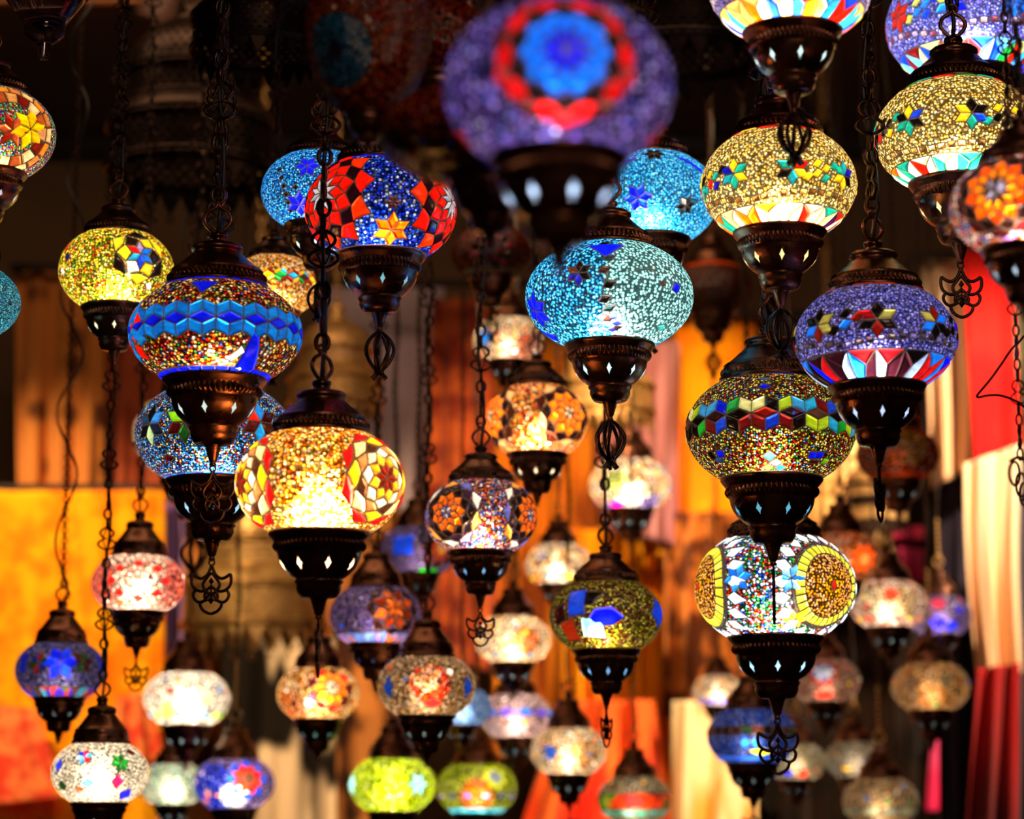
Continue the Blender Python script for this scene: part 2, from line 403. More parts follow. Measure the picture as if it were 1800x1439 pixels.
    def clusters(s, py, n, size, cols, off=0.0, pair=True, dy=0.0):
        """chains of six-pointed lozenge stars round the globe"""
        ph = s.at(s.cx, py)[1]; ch = s.band(ph); step = 2*pi*cos(ph)/n
        k = 0; sep = step/4 if pair else 0
        for i in range(n):
            x = (i+0.5-n/2)*step+off*cos(ph)
            cc = [cols[(k+j*5+i) % len(cols)] for j in range(6)]; k += 3
            s.star(0, 0, size, cc, pi/6, 6, ch, (x-sep, dy))
            if pair:
                cc = [cols[(k+j*7+1) % len(cols)] for j in range(6)]
                s.star(0, 0, size, cc, pi/6, 6, ch, (x+sep, dy))
                m = max(1, int(round((2*sep-1.6*size)/size/1.0))); wv = (2*sep-1.75*size)/m*.62
                for j in range(m):
                    for sg in (0, 1):
                        xx = x+(j-(m-1)/2)*(2*sep-1.9*size)/m; y0 = dy+(sg-.5)*size+((j % 2)-.5)*size*.4
                        if (sg == 1 and j == 0) or (sg == 0 and j == m-1 and m > 1): continue
                        s.poly(ch, [(xx-wv, y0-size*.25), (xx-wv*.1, y0+size*.5), (xx+wv, y0+size*.25), (xx+wv*.1, y0-size*.5)], H(cols[(k+sg*3+j*2) % len(cols)]))
    def row(s, py, n, w, h, cols, wave=0.0, nw=3, x0=None, x1=None):
        ph = s.at(s.cx, py)[1]; ch = s.band(ph); st = 2*pi*cos(ph)/n
        for i in range(n):
            x = (i+0.5-n/2)*st; y = wave*abs(sin(x/cos(ph)*nw/2+0.6))
            if x0 is not None and not (x0 < x < x1): continue
            s.poly(ch, [(x-w/2, y-h/2), (x+w/2, y-h/2), (x+w/2, y+h/2), (x-w/2, y+h/2)], H(cols[i % len(cols)]))
    def tris(s, py0, py1, n, cols, seed=1):
        r = random.Random(seed); pa = s.at(s.cx, py0)[1]; pb = s.at(s.cx, py1)[1] if py1 < s.cy+0.6*s.R else -s.ph
        pb = max(pb, -s.ph+0.01)
        ph = (pa+pb)/2; ch = s.band(ph); ya = (pa-ph)*0.86; yb = (pb-ph)*0.86; st = 2*pi*cos(ph)/n
        for i in range(n):
            x = (i-n/2)*st; c = [r.choice(cols) for _ in range(3)]
            ym = ya+(yb-ya)*0.5
            j = r.uniform(-.12, .12)*st
            s.poly(ch, [(x, ya), (x+st, ya), (x+st*0.5+j, ym)], H(c[0]))
            s.poly(ch, [(x+st*0.5+j, ym), (x+st, ya), (x+st*1.0, yb), (x+st*0.45, yb)], H(c[1]))
            s.poly(ch, [(x, ya), (x+st*0.5+j, ym), (x+st*0.45, yb), (x, yb)], H(c[2]))
    def ring(s, top, width, n, cols):
        phc = (s.ph-width/2)*(1 if top else -1); ch = s.band(phc); st = 2*pi*cos(phc)/n; h = width*0.43
        for i in range(n):
            x = (i-n/2)*st; s.poly(ch, [(x, -h), (x+st, -h), (x+st, h), (x, h)], H(cols[i % len(cols)]))
    def quad(s, px, py, pts, col):
        s.poly(s.local(px, py), pts, H(col))
    def dia(s, px, py, w, h, col, rot=0.0):
        c, q = cos(rot), sin(rot)
        s.quad(px, py, [(x*c-y*q, x*q+y*c) for x, y in ((-w, 0), (0, h), (w, 0), (0, -h))], col)
    def rect(s, px, py, w, h, col, rot=0.0):
        c, q = cos(rot), sin(rot)
        s.quad(px, py, [(x*c-y*q, x*q+y*c) for x, y in ((-w, -h), (w, -h), (w, h), (-w, h))], col)
    def mesh(s, mat):
        rows, seg = s.rows, s.seg
        bump = 0.012*np.clip(s.sd/0.03, 0, 1)
        n = s.pos*np.array([1, 1, 1/s.c**2]); n /= np.linalg.norm(n, axis=-1, keepdims=True)
        V = s.pos+n*bump[..., None]
        mb = MB(); mb.add(V.reshape(-1, 3), [grid_faces(rows, seg)])
        me = mb.mesh('glass_shade', mat)
        for nm, arr in (('base', s.base), ('tile', s.tile)):
            a = me.attributes.new(nm, 'FLOAT_COLOR', 'POINT'); a.data.foreach_set('color', arr.reshape(-1, 4).astype(np.float32).ravel())
        a = me.attributes.new('sd', 'FLOAT', 'POINT'); a.data.foreach_set('value', s.sd.astype(np.float32).ravel())
        return me

# ------------------------------------------------------------------ shared lamp metalwork (unit globe radius)
def bandprof(r0, z0, r1, z1, amp, n=5):
    out = []
    for i in range(n+1):
        t = i/n; out.append((r0+(r1-r0)*t+0.012*sin(pi*t), z0+(z1-z0)*t, amp*sin(pi*t)))
    return out
def cap_mesh(seg, mat, tall=1.0):
    mb = MB()
    prof = [(.55, .55), (.585, .565), (.60, .60), (.60, .625), (.575, .64)] + bandprof(.565, .65, .545, .745, .021) + \
           [(.535, .755), (.545, .775), (.53, .79), (.50, .805), (.455, .84), (.40, .89), (.345, .94), (.305, .98), (.28, .995), (.285, 1.02), (.30, 1.04), (.295, 1.075), (.265, 1.10),
            (.20, 1.115), (.12, 1.125), (.10, 1.15), (.105, 1.18), (.12, 1.20), (.115, 1.235), (.07, 1.25), (.001, 1.255)]
    prof = [(p[0], .60+(p[1]-.60)*(tall if p[1] > .6 else 1))+tuple(p[2:]) for p in prof]
    lathe(mb, prof, seg, ripple=56 if tall == 1 else None)
    return mb.mesh('top_cap', mat)
def bowl_mesh(seg, mat):
    mb = MB()
    prof = [(.545, -.575), (.60, -.585), (.605, -.61), (.59, -.635), (.565, -.665), (.545, -.69)] + bandprof(.535, -.70, .515, -.81, .021) + \
           [(.50, -.82), (.495, -.85), (.485, -.90), (.46, -.96), (.42, -1.02), (.365, -1.075), (.31, -1.115), (.28, -1.13), (.27, -1.145)]
    lathe(mb, prof, seg, ripple=56)
    return mb.mesh('lower_bowl', mat)
def cup_mesh(seg, mat):
    mb = MB()
    prof = [(.27, -1.145), (.29, -1.155), (.285, -1.18), (.265, -1.20), (.27, -1.25), (.25, -1.30), (.225, -1.34), (.20, -1.355), (.09, -1.36), (.09, -1.375)]
    lathe(mb, prof, seg)
    return mb.mesh('bottom_cup', mat)
def finial_mesh(seg, mat):
    mb = MB(); prof = [(.001, -1.34), (.10, -1.345), (.105, -1.37)]
    for i in range(5):
        z = -1.38-i*.028; r = .10-i*.008; prof += [(r, z), (r-.012, z-.014)]
    prof += [(.055, -1.53), (.04, -1.555), (.03, -1.57), (.042, -1.585), (.042, -1.60), (.001, -1.62)]
    lathe(mb, prof, seg)
    return mb.mesh('finial', mat)
def loop_mesh(mat):
    mb = MB()
    for sg in (-1, 1):
        tube(mb, catmull([(0, 0, 1.24), (sg*.09, 0, 1.30), (sg*.155, 0, 1.40), (sg*.12, 0, 1.50), (sg*.03, 0, 1.56), (0, 0, 1.62)], 5), .026, seg=8)
    a = np.arange(14)/14*2*pi
    tube(mb, np.stack([np.cos(a)*.06, np.sin(a)*.06*0, 1.62+np.sin(a)*.06], -1), .018, True)
    return mb.mesh('hanging_loop', mat)
def plate_pendant(mat, seg=6, r=.020):
    """flat openwork palmette"""
    mb = MB(); z0 = -1.66; S = .62
    def L2(pts, closed=False, rr=r):
        tube(mb, catmull([(x*S, 0, z0+z*S) for x, z in pts], 5, closed), rr, closed, seg)
    a = np.arange(12)/12*2*pi
    tube(mb, np.stack([np.cos(a)*.035, 0*a, -1.635+np.sin(a)*.035], -1), .012, True, seg)
    for q in (-1, 1):
        L2([(q*x, z) for x, z in [(0, 0), (.04, -.12), (.10, -.22), (.20, -.28), (.30, -.25), (.38, -.20), (.40, -.32), (.37, -.44), (.28, -.52), (.17, -.54), (.10, -.48)]])
        L2([(q*x, z) for x, z in [(.31, -.51), (.36, -.60), (.33, -.70), (.25, -.76), (.15, -.74), (.08, -.66), (0, -.56)]])
        L2([(q*x, z) for x, z in [(.22, -.765), (.20, -.86), (.12, -.95), (0, -1.0)]])
        L2([(q*x, z) for x, z in [(0, -.16), (.10, -.28), (.17, -.40), (.12, -.52), (0, -.62), ]])
        L2([(q*x, z) for x, z in [(0, -.44), (.10, -.54), (.13, -.66), (.08, -.74)]])
    for zc, s in ((-.34, .055), (-.72, .07)):
        V = [(0, -.012, z0+(zc+s*1.5)*S), (s*S, -.012, z0+zc*S), (0, -.012, z0+(zc-s*1.2)*S), (-s*S, -.012, z0+zc*S),
             (0, .012, z0+(zc+s*1.5)*S), (s*S, .012, z0+zc*S), (0, .012, z0+(zc-s*1.2)*S), (-s*S, .012, z0+zc*S)]
        mb.add(V, [np.array([(0, 1, 2, 3), (7, 6, 5, 4), (0, 4, 5, 1), (1, 5, 6, 2), (2, 6, 7, 3), (3, 7, 4, 0)])])
    tube(mb, [(0, 0, z0+(-.40)*S), (0, 0, z0+(-.66)*S)], .012, seg=seg)
    return mb.mesh('openwork_pendant', mat)
def tulip_pendant(mat, seg=6):
    """cage of bent wires, flaring at its foot"""
    mb = MB(); z0 = -1.62; S = .60
    prof = [(.03, 0), (.13, -.06), (.26, -.20), (.32, -.36), (.29, -.54), (.19, -.72), (.07, -.86), (.09, -.95), (.17, -1.04)]
    for k in range(7):
        a0 = k*2*pi/7+.3
        tube(mb, catmull([(rr*S*cos(a0+.5*z), rr*S*sin(a0+.5*z), z0+z*S) for rr, z in prof], 4), .025, seg=seg)
    a = np.arange(16)/16*2*pi
    tube(mb, np.stack([np.cos(a)*.04, np.sin(a)*.04, z0-.88*S+0*a], -1), .012, True, seg)
    return mb.mesh('wire_tulip_pendant', mat)
MESH = {}
for q, sg in (('hi', 448), ('lo', 112)):
    MESH['cap', q] = cap_mesh(sg, M_COPPER, 1.0 if q == 'hi' else 1.45); MESH['bowl', q] = bowl_mesh(sg, M_BOWL)
    MESH['cup', q] = cup_mesh(96 if q == 'hi' else 40, M_COPPER); MESH['fin', q] = finial_mesh(48 if q == 'hi' else 24, M_COPPER)
MESH['loop'] = loop_mesh(M_COPPER); MESH['plate'] = plate_pendant(M_DARKCHAIN); MESH['tulip'] = tulip_pendant(M_DARKCHAIN)
MESH['loopB'] = loop_mesh(M_BRASS)

def chain_mesh(z0, z1, style, mat, a=1.0):
    """links from z0 up to z1 (unit radius); ornate = openwork links, ring = small rings, beads = balls"""
    mb = MB(); z = z0; i = 0
    if style == 'ornate':
        while z < z1:
            ax = i % 2
            def T(p):
                p = np.asarray(p); q = np.zeros((len(p), 3)); q[:, ax] = p[:, 0]; q[:, 2] = z+p[:, 1]; return q
            if i % 3 == 1:
                h = .46; t = np.linspace(0, 1, 17)
                for sg in (-1, 1):
                    x = sg*(.02+.125*np.abs(np.sin(2*pi*t))**.8*np.where(t < .5, 1.0, .75))
                    tube(mb, T(np.stack([x, t*h], -1)), .022, seg=5)
                    x = sg*(.01+.055*np.sin(pi*t)**1.0)
                    tube(mb, T(np.stack([x, t*h*0.9+.02], -1)), .012, seg=5)
            else:
                h = .22; t = np.arange(14)/14*2*pi
                tube(mb, T(np.stack([.062*np.sin(t), h/2-h/2*np.cos(t)], -1)), .024, True, 5)
            z += h-.022; i += 1
    elif style == 'ring':
        while z < z1:
            ax = i % 2; h = .15; t = np.arange(12)/12*2*pi; q = np.zeros((12, 3)); q[:, ax] = .045*np.sin(t); q[:, 2] = z+h/2-h/2*np.cos(t)
            tube(mb, q, .015, True, 5); z += h-.032; i += 1
    else:
        th = np.linspace(0, pi, 7)
        while z < z1:
            lathe(mb, [(.055*sin(x)+.004, z+.055-.055*cos(x)) for x in th], 10); z += .15; i += 1
            tube(mb, [(0, 0, z-.05), (0, 0, z+.005)], .014, seg=5)
    return mb.mesh('chain', mat)
def cord_mesh(z0, z1, amp, ph, wn=2.2):
    n = max(8, int((z1-z0)*5)); z = np.linspace(z0, z1, n)
    env = np.clip((z-z0)*3, 0, 1)*np.clip((z1-z)*3, 0, 1)
    x = amp*np.sin(z*wn+ph)*env; y = amp*np.cos(z*wn*1.3+ph)*env*.8
    mb = MB(); tube(mb, np.stack([x, y+0.03, z], -1), .028, seg=6)
    return mb.mesh('electric_cord', M_CORD)

CEIL = 3.12
LAMPS = []
def lamp(label, g, mat, d, power=1.0, tint=(1.0, 0.80, 0.55), win=(0.5, 0.75, 1.0), q='hi', pend='plate', prot=0.0, chain='ornate', cmat=None, cord=0.06,
         group='mosaic glass lamps hanging from the ceiling', spin=0.0, bulb=True, bz=-.24):
    a = g.R*d/FPX; loc = P(g.cx, g.cy, d)
    root = empty('mosaic_lamp', loc, label, 'lamp', group)
    me = g.mesh(mat)
    az = math.atan2(loc.x, loc.y)
    link('glass_shade', me, root, scale=a, rot=(0, 0, -az))
    mt = a*g.ropen/.56; up = a*g.c*sqrt(1-g.ropen**2)-.60*mt   # the metalwork follows the size of the glass openings
    link('top_cap', MESH['cap', q], root, (0, 0, up), mt)
    b = link('lower_bowl', MESH['bowl', q], root, (0, 0, -up), mt, (0, 0, spin)); b['window_tint'] = [*((.30 if q == 'hi' else .14)*x for x in win), 1.0]
    link('bottom_cup', MESH['cup', q], root, (0, 0, -up), mt)
    link('finial', MESH['fin', q], root, (0, 0, -up), mt)
    if pend: link('openwork_pendant', MESH[pend], root, (0, 0, -up), mt, (0, 0, prot))
    cm = cmat or M_DARKCHAIN
    if q == 'lo': up += .28*mt
    link('hanging_loop', MESH['loopB'] if cm is M_BRASS else MESH['loop'], root, (0, 0, up), mt, (0, 0, prot*.5))
    top = (CEIL-loc.z-up)/mt; zc = 1.60
    if cm is M_BRASS:
        link('brass_chain', chain_mesh(1.60, 2.75, 'beads', M_BRASS), root, (0, 0, up), mt); zc = 2.85  # brass low down for gold glints, dark metal above in place of shade
    ch_ = link('chain', chain_mesh(zc, top-.1, chain if cm is not M_BRASS else 'ring', M_DARKCHAIN), root, (0, 0, up), mt, (0, 0, R_.uniform(-.5, .5)))
    if cm is not M_BRASS: ch_.scale = (mt*1.25, mt*1.25, mt)
    if cord: link('electric_cord', cord_mesh(1.24, top, cord, R_.uniform(0, 6)), root, (0, 0, up), mt)
    if bulb:
        l = bpy.data.lights.new('bulb', 'POINT'); l.energy = power*BULB*(a/0.08)**2; l.color = tint; l.shadow_soft_size = 0.22*a
        o = bpy.data.objects.new('bulb', l); COL.objects.link(o); o.parent = root; o.location = (0, 0, bz*a)
    LAMPS.append((label, loc.x, loc.y, loc.z, a))
    return root
BULB = 1.15
# ------------------------------------------------------------------ the lamps, nearest heroes first
LO = dict(seg=260, rows=90)
BK = '0a0605'; ROY = '0814f0'; SKY = '0a7af0'; WHT = 'f4f6f8'; RED = 'f01408'; ORG = 'ff6a08'; YEL = 'f8c418'; TEAL = '109a90'; MAR = '30060a'
BRN = '3a1408'; GRN = '109030'; BUL = '1038e0'

# L5 blue lozenge band
g = Globe(379, 573, 151, pal='warm', yt=487, yb=650)
g.cubes(557, 20, .095, .185, [ROY], [SKY, '0a6ae0'], ['0a78f0', '0a66dc'])
for k in range(20):
    pass
g.quad(357, 503, [(-.17, .10), (.17, .10), (.10, -.02), (.0, -.17), (-.10, -.02)], ROY)
g.quad(437, 612, [(-.02, .24), (.08, .17), (.19, -.30), (-.08, -.30), (-.06, .0)], ROY)
g.quad(412, 622, [(-.10, -.06), (.05, .14), (.11, .05), (-.02, -.10)], 'd8e0f8')
g.quad(419, 640, [(-.05, -.05), (.06, .10), (.06, -.08)], 'e8f0ff')
g.ring(False, .12, 26, [ROY]); g.ring(True, .09, 26, [ROY])
g.ros(222, 590, 8, [(0, .10, .22, ['20a0f0', RED]), (.14, .3, .42, [RED, '1878e0'])])
lamp('round mosaic lamp with a band of blue lozenges between beds of red and gold beads', g, shade_mat('warm', 26, .7, .08, .7), 2.44, .8, spin=-.06, chain='ornate')

# L6 blue beads with stars, below L5
g = Globe(377, 765, 139, pal='blue', c=.70)
g.star(325, 742, .165, ['2a7ae8', BRN, '78c818', MAR, '0c3a10', '300808'], pi/6)
g.star(266, 748, .165, ['2a80f0', '0a0a14', '1a3a60', '0a0a10', 'a0c8a0', '101830'], pi/6)
g.star(455, 740, .165, [MAR, '2080e8', 'e02010', '401008', '1a90f0', BRN], pi/6)
g.star(505, 760, .15, ['2080e8', MAR, '0c0c18'], pi/6)
for x, y in ((300, 805), (360, 836), (345, 700)): g.dia(x, y, .10, .06, MAR)
g.rect(400, 832, .09, .04, RED, .1); g.ring(False, .07, 30, [SKY, BUL])
lamp('blue beaded mosaic lamp with lozenge stars, directly under the blue lozenge band lamp', g, shade_mat('blue', 36, .5, .05, .7), 2.66, 1.1, pend='plate', spin=.15, win=(.25, .55, 1))

# L7 bright gold
g = Globe(563, 842, 148, pal='amber', yt=750, yb=926)
for (cx, cy_) in ((678, 838), (424, 850)):
    g.ros(cx, cy_, 8, [(0, .10, .23, ['781008', '5a0a06']), (.13, .21, .31, ['f0c030', 'e0a020']), (.24, .32, .38, [WHT, 'e8d8c8']), (.33, .40, .47, ['3a2014', 'b07048']), (.41, .49, .57, [YEL, 'f8e0a0']), (.52, .58, .65, ['a00c10'])])
g.ring(False, .05, 40, ['ffc050'])
lamp('largest bright lamp of white and amber beads with dark red stars on both sides', g, shade_mat('amber', 26, .8, .1, .8, .78, .8), 2.30, 5.5, bz=-.22, spin=.38, pend='plate', prot=pi/2, win=(1.0, .8, .7), tint=(1, .74, .42), chain='ornate', cord=.03)

# L9 blue behind
g = Globe(562, 337, 103, pal='skyblue')
g.star(540, 293, .13, [ROY], 0); g.star(528, 360, .15, [ROY], .3); g.dia(520, 330, .06, .05, BK)
for i in range(6): g.rect(492+4*i, 300+14*i, .045, .035, '180a08', .5)
g.star(600, 262, .12, [ROY], 0)
lamp('cyan beaded lamp with royal blue stars, half hidden behind the red and blue lamp', g, shade_mat('skyblue', 28, .7, .08, .5), 2.66, 1.6, pend='tulip')

# L10 red / blue
g = Globe(669, 359, 132, pal='azure', yt=272, yb=432)
for (cx, cy_, rt) in ((566, 342, .2), (792, 352, 0)):
    g.ros(cx, cy_, 10, [(0, .14, .30, ['d8e0ff', 'b8c8f0']), (.17, .29, .42, [RED]), (.31, .42, .54, [RED]), (.43, .53, .66, ['1c0610']), (.54, .63, .80, [RED, 'ff3008'])], rt)
g.star(688, 403, .155, ['f85004', 'e03800', 'ff6808'], pi/2)
g.star(690, 355, .06, ['401830'], 0); g.ring(True, .09, 24, [ROY]); g.ring(False, .05, 30, [ROY, BUL])
lamp('red and blue mosaic lamp with flame red rosettes and a small orange star', g, shade_mat('azure', 22, .45, .08, .6, .3), 2.47, .72, pend='tulip', spin=.2, win=(.2, .6, 1))

# L12 cyan hero
g = Globe(1071, 516, 148, pal='cyan', ropen=.50, yt=420, yb=590)
g.disc(1176, 512, .84, 'a8e8d8', 0.0)
ys = [430, 455, 475, 500, 525, 540, 558, 575, 590]
for i, y in enumerate(ys): g.dia(1063+(i % 2)*8+max(0, i-5)*6, y, .085, .055, [BK, '182828', '3a1c10', BK][i % 4], .4)
g.star(1019, 480, .10, [BK, '100a08', '5a2810', '18106a', '1a1890', BK], pi/6)
g.star(944, 545, .15, [ROY], .2); g.quad(1066, 440, [(-.22, .12), (.22, .12), (.05, -.10), (-.02, -.14)], ROY); g.star(1000, 430, .0+.1, ['2090e0'], 0)
g.quad(962, 585, [(-.15, .14), (.16, -.1), (-.02, -.18)], ROY)
for i in range(3):
    for j in range(i+2): g.dia(1062-8*(i+1)+17*j+4, 556+i*11, .07, .042, [['c8d8ff', '3040e8', ROY], ['3850f0', 'b8d0ff', ROY]][i % 2][j % 3])
g.dia(1186, 507, .085, .075, ROY, .4); g.dia(1163, 500, .04, .04, '503010')
g.dia(1160, 575, .1, .06, '30a090')
lamp('large cyan lamp of ring beads, its right half pale mint', g, shade_mat('cyan', 26, .40, .06, .5), 2.50, 1.3, spin=0.0, pend='tulip', win=(.5, .9, 1), tint=(.85, .95, 1.0))

# L11 cyan behind
g = Globe(1140, 350, 122, pal='cyan')
g.star(1122, 347, .125, [ROY, '1030f0'], .1); g.star(1204, 362, .09, [BK, '182028', 'f0c8a0', BK, '203038', BK], .3)
g.star(1150, 272, .10, [BK], 0); g.quad(1105, 285, [(-.1, -.05), (.1, .04), (.12, .08), (-.08, .04)], ROY); g.quad(1210, 285, [(-.2, .1), (.2, -.12), (.16, -.2), (-.16, .02)], ROY)
lamp('turquoise beaded lamp with one dark flower, behind the large cyan lamp', g, shade_mat('cyan', 30, .7, .15), 2.78, 1.35, pend='tulip', tint=(.9, .95, 1), win=(.5, .8, 1))

# kind A: beaded ground, lozenge clusters, square row, triangle foot
def kindA(cx, yt, yb, R, base, cl, sqc, tri, ringc, yc, ys_, yt0, n=4, size=.142, off=0., wave=.10, topn=14):
    g = Globe(cx, (yt+yb)/2, R, pal=base, yt=yt, yb=yb)
    g.clusters(yc, n, size, cl, off)
    g.row(ys_, 46, .085, .075, sqc, wave, 3); 
    g.tris(yt0, g.cy+R*.62, 16, tri, int(cx))
    g.ring(True, .085, topn, ringc)
    g.row(yt+8, 30, .09, .04, sqc)
    return g
g = kindA(1369, 222, 388, 136, 'gold', [YEL, BK, TEAL, YEL, BK, YEL, '1090b0', TEAL, RED, YEL, '1010b0'], ['7a5020', 'e0b050', '5a3814'], [ORG, TEAL, 'ffe8b0', 'ffd090', RED, 'fff0c8', '300a40'], [RED, YEL, RED, 'e8b860'], 297, 346, 355, off=-.21)
lamp('golden beaded lamp with yellow, teal and black lozenges, above the blue cube band lamp', g, shade_mat('gold', 27, .7, .1, .6), 2.44, 1.45, spin=0, pend='tulip', win=(1, .85, .4), tint=(1, .84, .55))
g = kindA(1681, 132, 298, 143, 'gold', [BK, YEL, TEAL, BK, '3a0a08', YEL, RED, BUL, BK, TEAL, YEL, BK, RED], ['b08850', '5a3c1c', 'e0c080'], [ORG, TEAL, 'ff7820', 'ffffff', RED, '109088', 'fff0d0'], [RED, GRN, TEAL], 200, 255, 266, off=-.2, wave=.06)
lamp('golden beaded lamp near the top right corner with clusters of black, teal and red lozenges', g, shade_mat('gold', 27, .75, .1, .6), 2.56, 1.35, spin=.1, pend='plate', win=(1, .85, .5), tint=(1, .84, .55))
g = kindA(1539, 497, 662, 142, 'lilac', [BK, '1878e8', '7a1008', BK, 'a89838', ROY, BK, 'b0a040', '1870e0', BK, '900c10'], ['504038', '2a1a24', '8070a8'], ['b80c10', '1870d0', BK, 'c01010', 'b0c8e8', ROY, '2a0a10'], ['902010', 'b02808', '200808'], 561, 603, 612, off=.42, wave=.12, size=.165)
lamp('lilac beaded lamp with dark lozenge clusters and a foot of red and blue triangles', g, shade_mat('lilac', 30, .5, .1), 2.38, .75, spin=.05, pend='plate', prot=1.2, win=(.6, .75, 1), tint=(.9, .88, 1))
g = kindA(1391, -142, 27, 145, 'lilac', ['1890e8', RED, BUL, YEL, WHT], ['c8b8e8'], [RED, '30c0f0', ORG, 'ffffff', BUL, 'ffb060', '2090f0', 'f8e060'], [RED, BUL], -70, -30, -20, off=.1)
lamp('lamp cut by the top edge, red and sky blue pieces above its copper bowl', g, shade_mat('lilac', 30, .6), 2.22, 1.7, spin=.15, pend='tulip', win=(.4, .7, 1))
g = kindA(1701, -70, 104, 142, 'lilac', [BUL, 'b0b848', ROY, '2070e0', 'a82018'], ['c09090', '703040', 'a890c8'], [GRN, '701010', '30a0f0', RED, 'c0c870', BUL, '60c0ff'], [BUL, RED], 2, 52, 62, off=.2, wave=.16)
lamp('pale blue beaded lamp in the top right corner, behind a golden one', g, shade_mat('lilac', 32, .75, .2), 2.80, 1.75, win=(.5, .7, 1), tint=(.85, .88, 1))

# L19 cube band
g = Globe(1355, 746, 149, pal='multi', yt=655, yb=829)
cub = [ROY, '1840e0', '20a0e8', '109030', 'a0c820', BK, '2a1008', ROY, 'd8e0a0', '1a9a28', BK, '1030d8', '3090e0', '601010']
rr = random.Random(4); rnd = [rr.choice(cub) for _ in range(60)]
g.cubes(725, 20, .085, .175, [BK, '2a0c08', BK, '701008', '180808', '4a3028'], rnd, rnd[::-1], off=.6)
g.dia(1346, 681, .09, .05, ROY); g.dia(1346, 667, .10, .035, '3060b0')
for x, y in ((1268, 795), (1437, 800), (1425, 800)): g.rect(x, y, .055, .05, ROY)
g.rect(1266, 806, .06, .04, '1c3c78', -.2); g.rect(1253, 798, .05, .06, BK, .2); g.rect(1446, 811, .05, .045, '58a018'); g.rect(1428, 811, .07, .03, MAR)
g.dia(1352, 800, .08, .08, '30a0e0'); g.dia(1363, 811, .08, .06, 'c0e0a0'); g.dia(1349, 819, .07, .06, 'a0b838'); g.dia(1370, 820, .07, .06, '1880e0')
g.ring(False, .05, 20, ['1c5a80', BUL, '0a3040']); g.ring(True, .06, 12, [ROY, '2a0808', '4a2008'])
lamp('multicoloured bead lamp with a band of blue, green and black cubes round its middle', g, shade_mat('multi', 36, .25, .06, .45), 2.56, .75, spin=.38, pend='plate', prot=pi/2-.1, win=(.1, .45, .9))

# L20 discs
g = Globe(1362, 1028, 141, pal='white', yt=938, yb=1111)
for (cx, n) in ((1229, 26), (1463, 30)):
    g.disc(cx, 1030, .44, 'ffa800', 0.0); g.disc(cx, 1030, .44, 'ff9c00', .15, .14)
    g.sqring(cx, 1030, .42, n, .13, ['e8d830', 'd8c828', 'f0e048'])
    g.sqring(cx, 1030, .57, 24, .02, [BK])
    ch = g.local(cx, 1030)
    for i in range(20):
        a = i*2*pi/20; w = .13
        g.poly(ch, [(.60*cos(a), .60*sin(a)), (.70*cos(a-w), .70*sin(a-w)), (.86*cos(a), .86*sin(a)), (.70*cos(a+w), .70*sin(a+w))], H('f0fcff'))
    g.dia(cx, 1030, .05, .09, 'd01808')
g.star(1298, 1015, .12, ['1878e0', '2a8af0', '1060d0'], .2); g.star(1390, 1017, .12, ['1878e0', '58a8f0', 'a0e0ff'], .1)
g.star(1395, 1087, .10, ['f0f020', 'd0c010'], 0)
lamp('white and rainbow beaded lamp with amber discs ringed by yellow squares', g, shade_mat('white', 28, .4, .05, .6, .3, .2), 2.71, 1.15, spin=.0, pend='plate', win=(.45, .8, 1), tint=(.95, .97, 1))

# L26 small dark blue quads
g = Globe(1065, 1080, 100, pal='olive', yt=1018, yb=1138)
g.rect(1014, 1058, .17, .24, '1038d0', .1); g.quad(1045, 1062, [(-.18, .26), (.26, .26), (.20, -.05), (-.05, -.02), (-.18, -.18)], BK)
g.quad(1065, 1080, [(-.30, -.06), (-.20, .10), (.10, .14), (.32, -.04), (.12, -.18), (-.22, -.2)], '0810ff')
g.quad(1043, 1106, [(-.20, .22), (.18, .18), (.20, -.18), (-.18, -.14)], '80e0ff'); g.quad(1005, 1108, [(-.22, .14), (.14, .24), (.12, -.2), (-.16, -.22)], '781c08')
g.quad(983, 1090, [(-.1, .2), (.2, .3), (.2, .0), (-.1, -.1)], '1c0404'); g.quad(1156, 1080, [(-.25, 0), (.0, .3), (.3, .1), (.1, -.25)], '1030c0')
lamp('dark olive beaded lamp with big blue patches below the large cyan lamp', g, shade_mat('olive', 30, .4), 2.92, 1.1, pend='plate', prot=1.15, spin=.1, win=(.15, .4, 1), cord=.02)

# L25
FL = [(0, .08, .15, ['8080a0', 'e0e0f0', '3038c0']), (.10, .18, .29, [ORG, 'e05808']), (.22, .29, .39, [ORG, 'f07010']), (.32, .39, .48, ['140808']), (.42, .49, .58, ['181018', '301830']), (.53, .60, .69, [WHT, '6060c0', 'f0a040'])]
g = Globe(845, 902, 98, pal='fest', yt=840, yb=963)
g.ros(785, 900, 9, FL); g.ros(932, 905, 9, FL)
lamp('brown beaded lamp with an orange flower ringed in black', g, shade_mat('fest', 24, .5, .08, .8, .4, .8), 2.86, 1.0, spin=.2, pend='plate', win=(.15, .4, 1), prot=.2)
# L24
g = Globe(944, 732, 90, pal='orange', yt=672, yb=790)
FO = [(0, .09, .16, ['605048', 'f0e0c0']), (.10, .20, .34, [ORG]), (.27, .36, .48, ['ff7808']), (.40, .48, .60, ['180808']), (.52, .60, .72, ['301008', 'c89060'])]
g.ros(1000, 725, 9, FO); g.ros(862, 730, 9, FO)
lamp('glowing orange lamp with an orange flower at each edge, below a crimson cream one', g, shade_mat('orange', 24, .6, .1, .8, .4, .8), 3.12, 1.9, pend=None, spin=0, win=(.9, .85, .7))

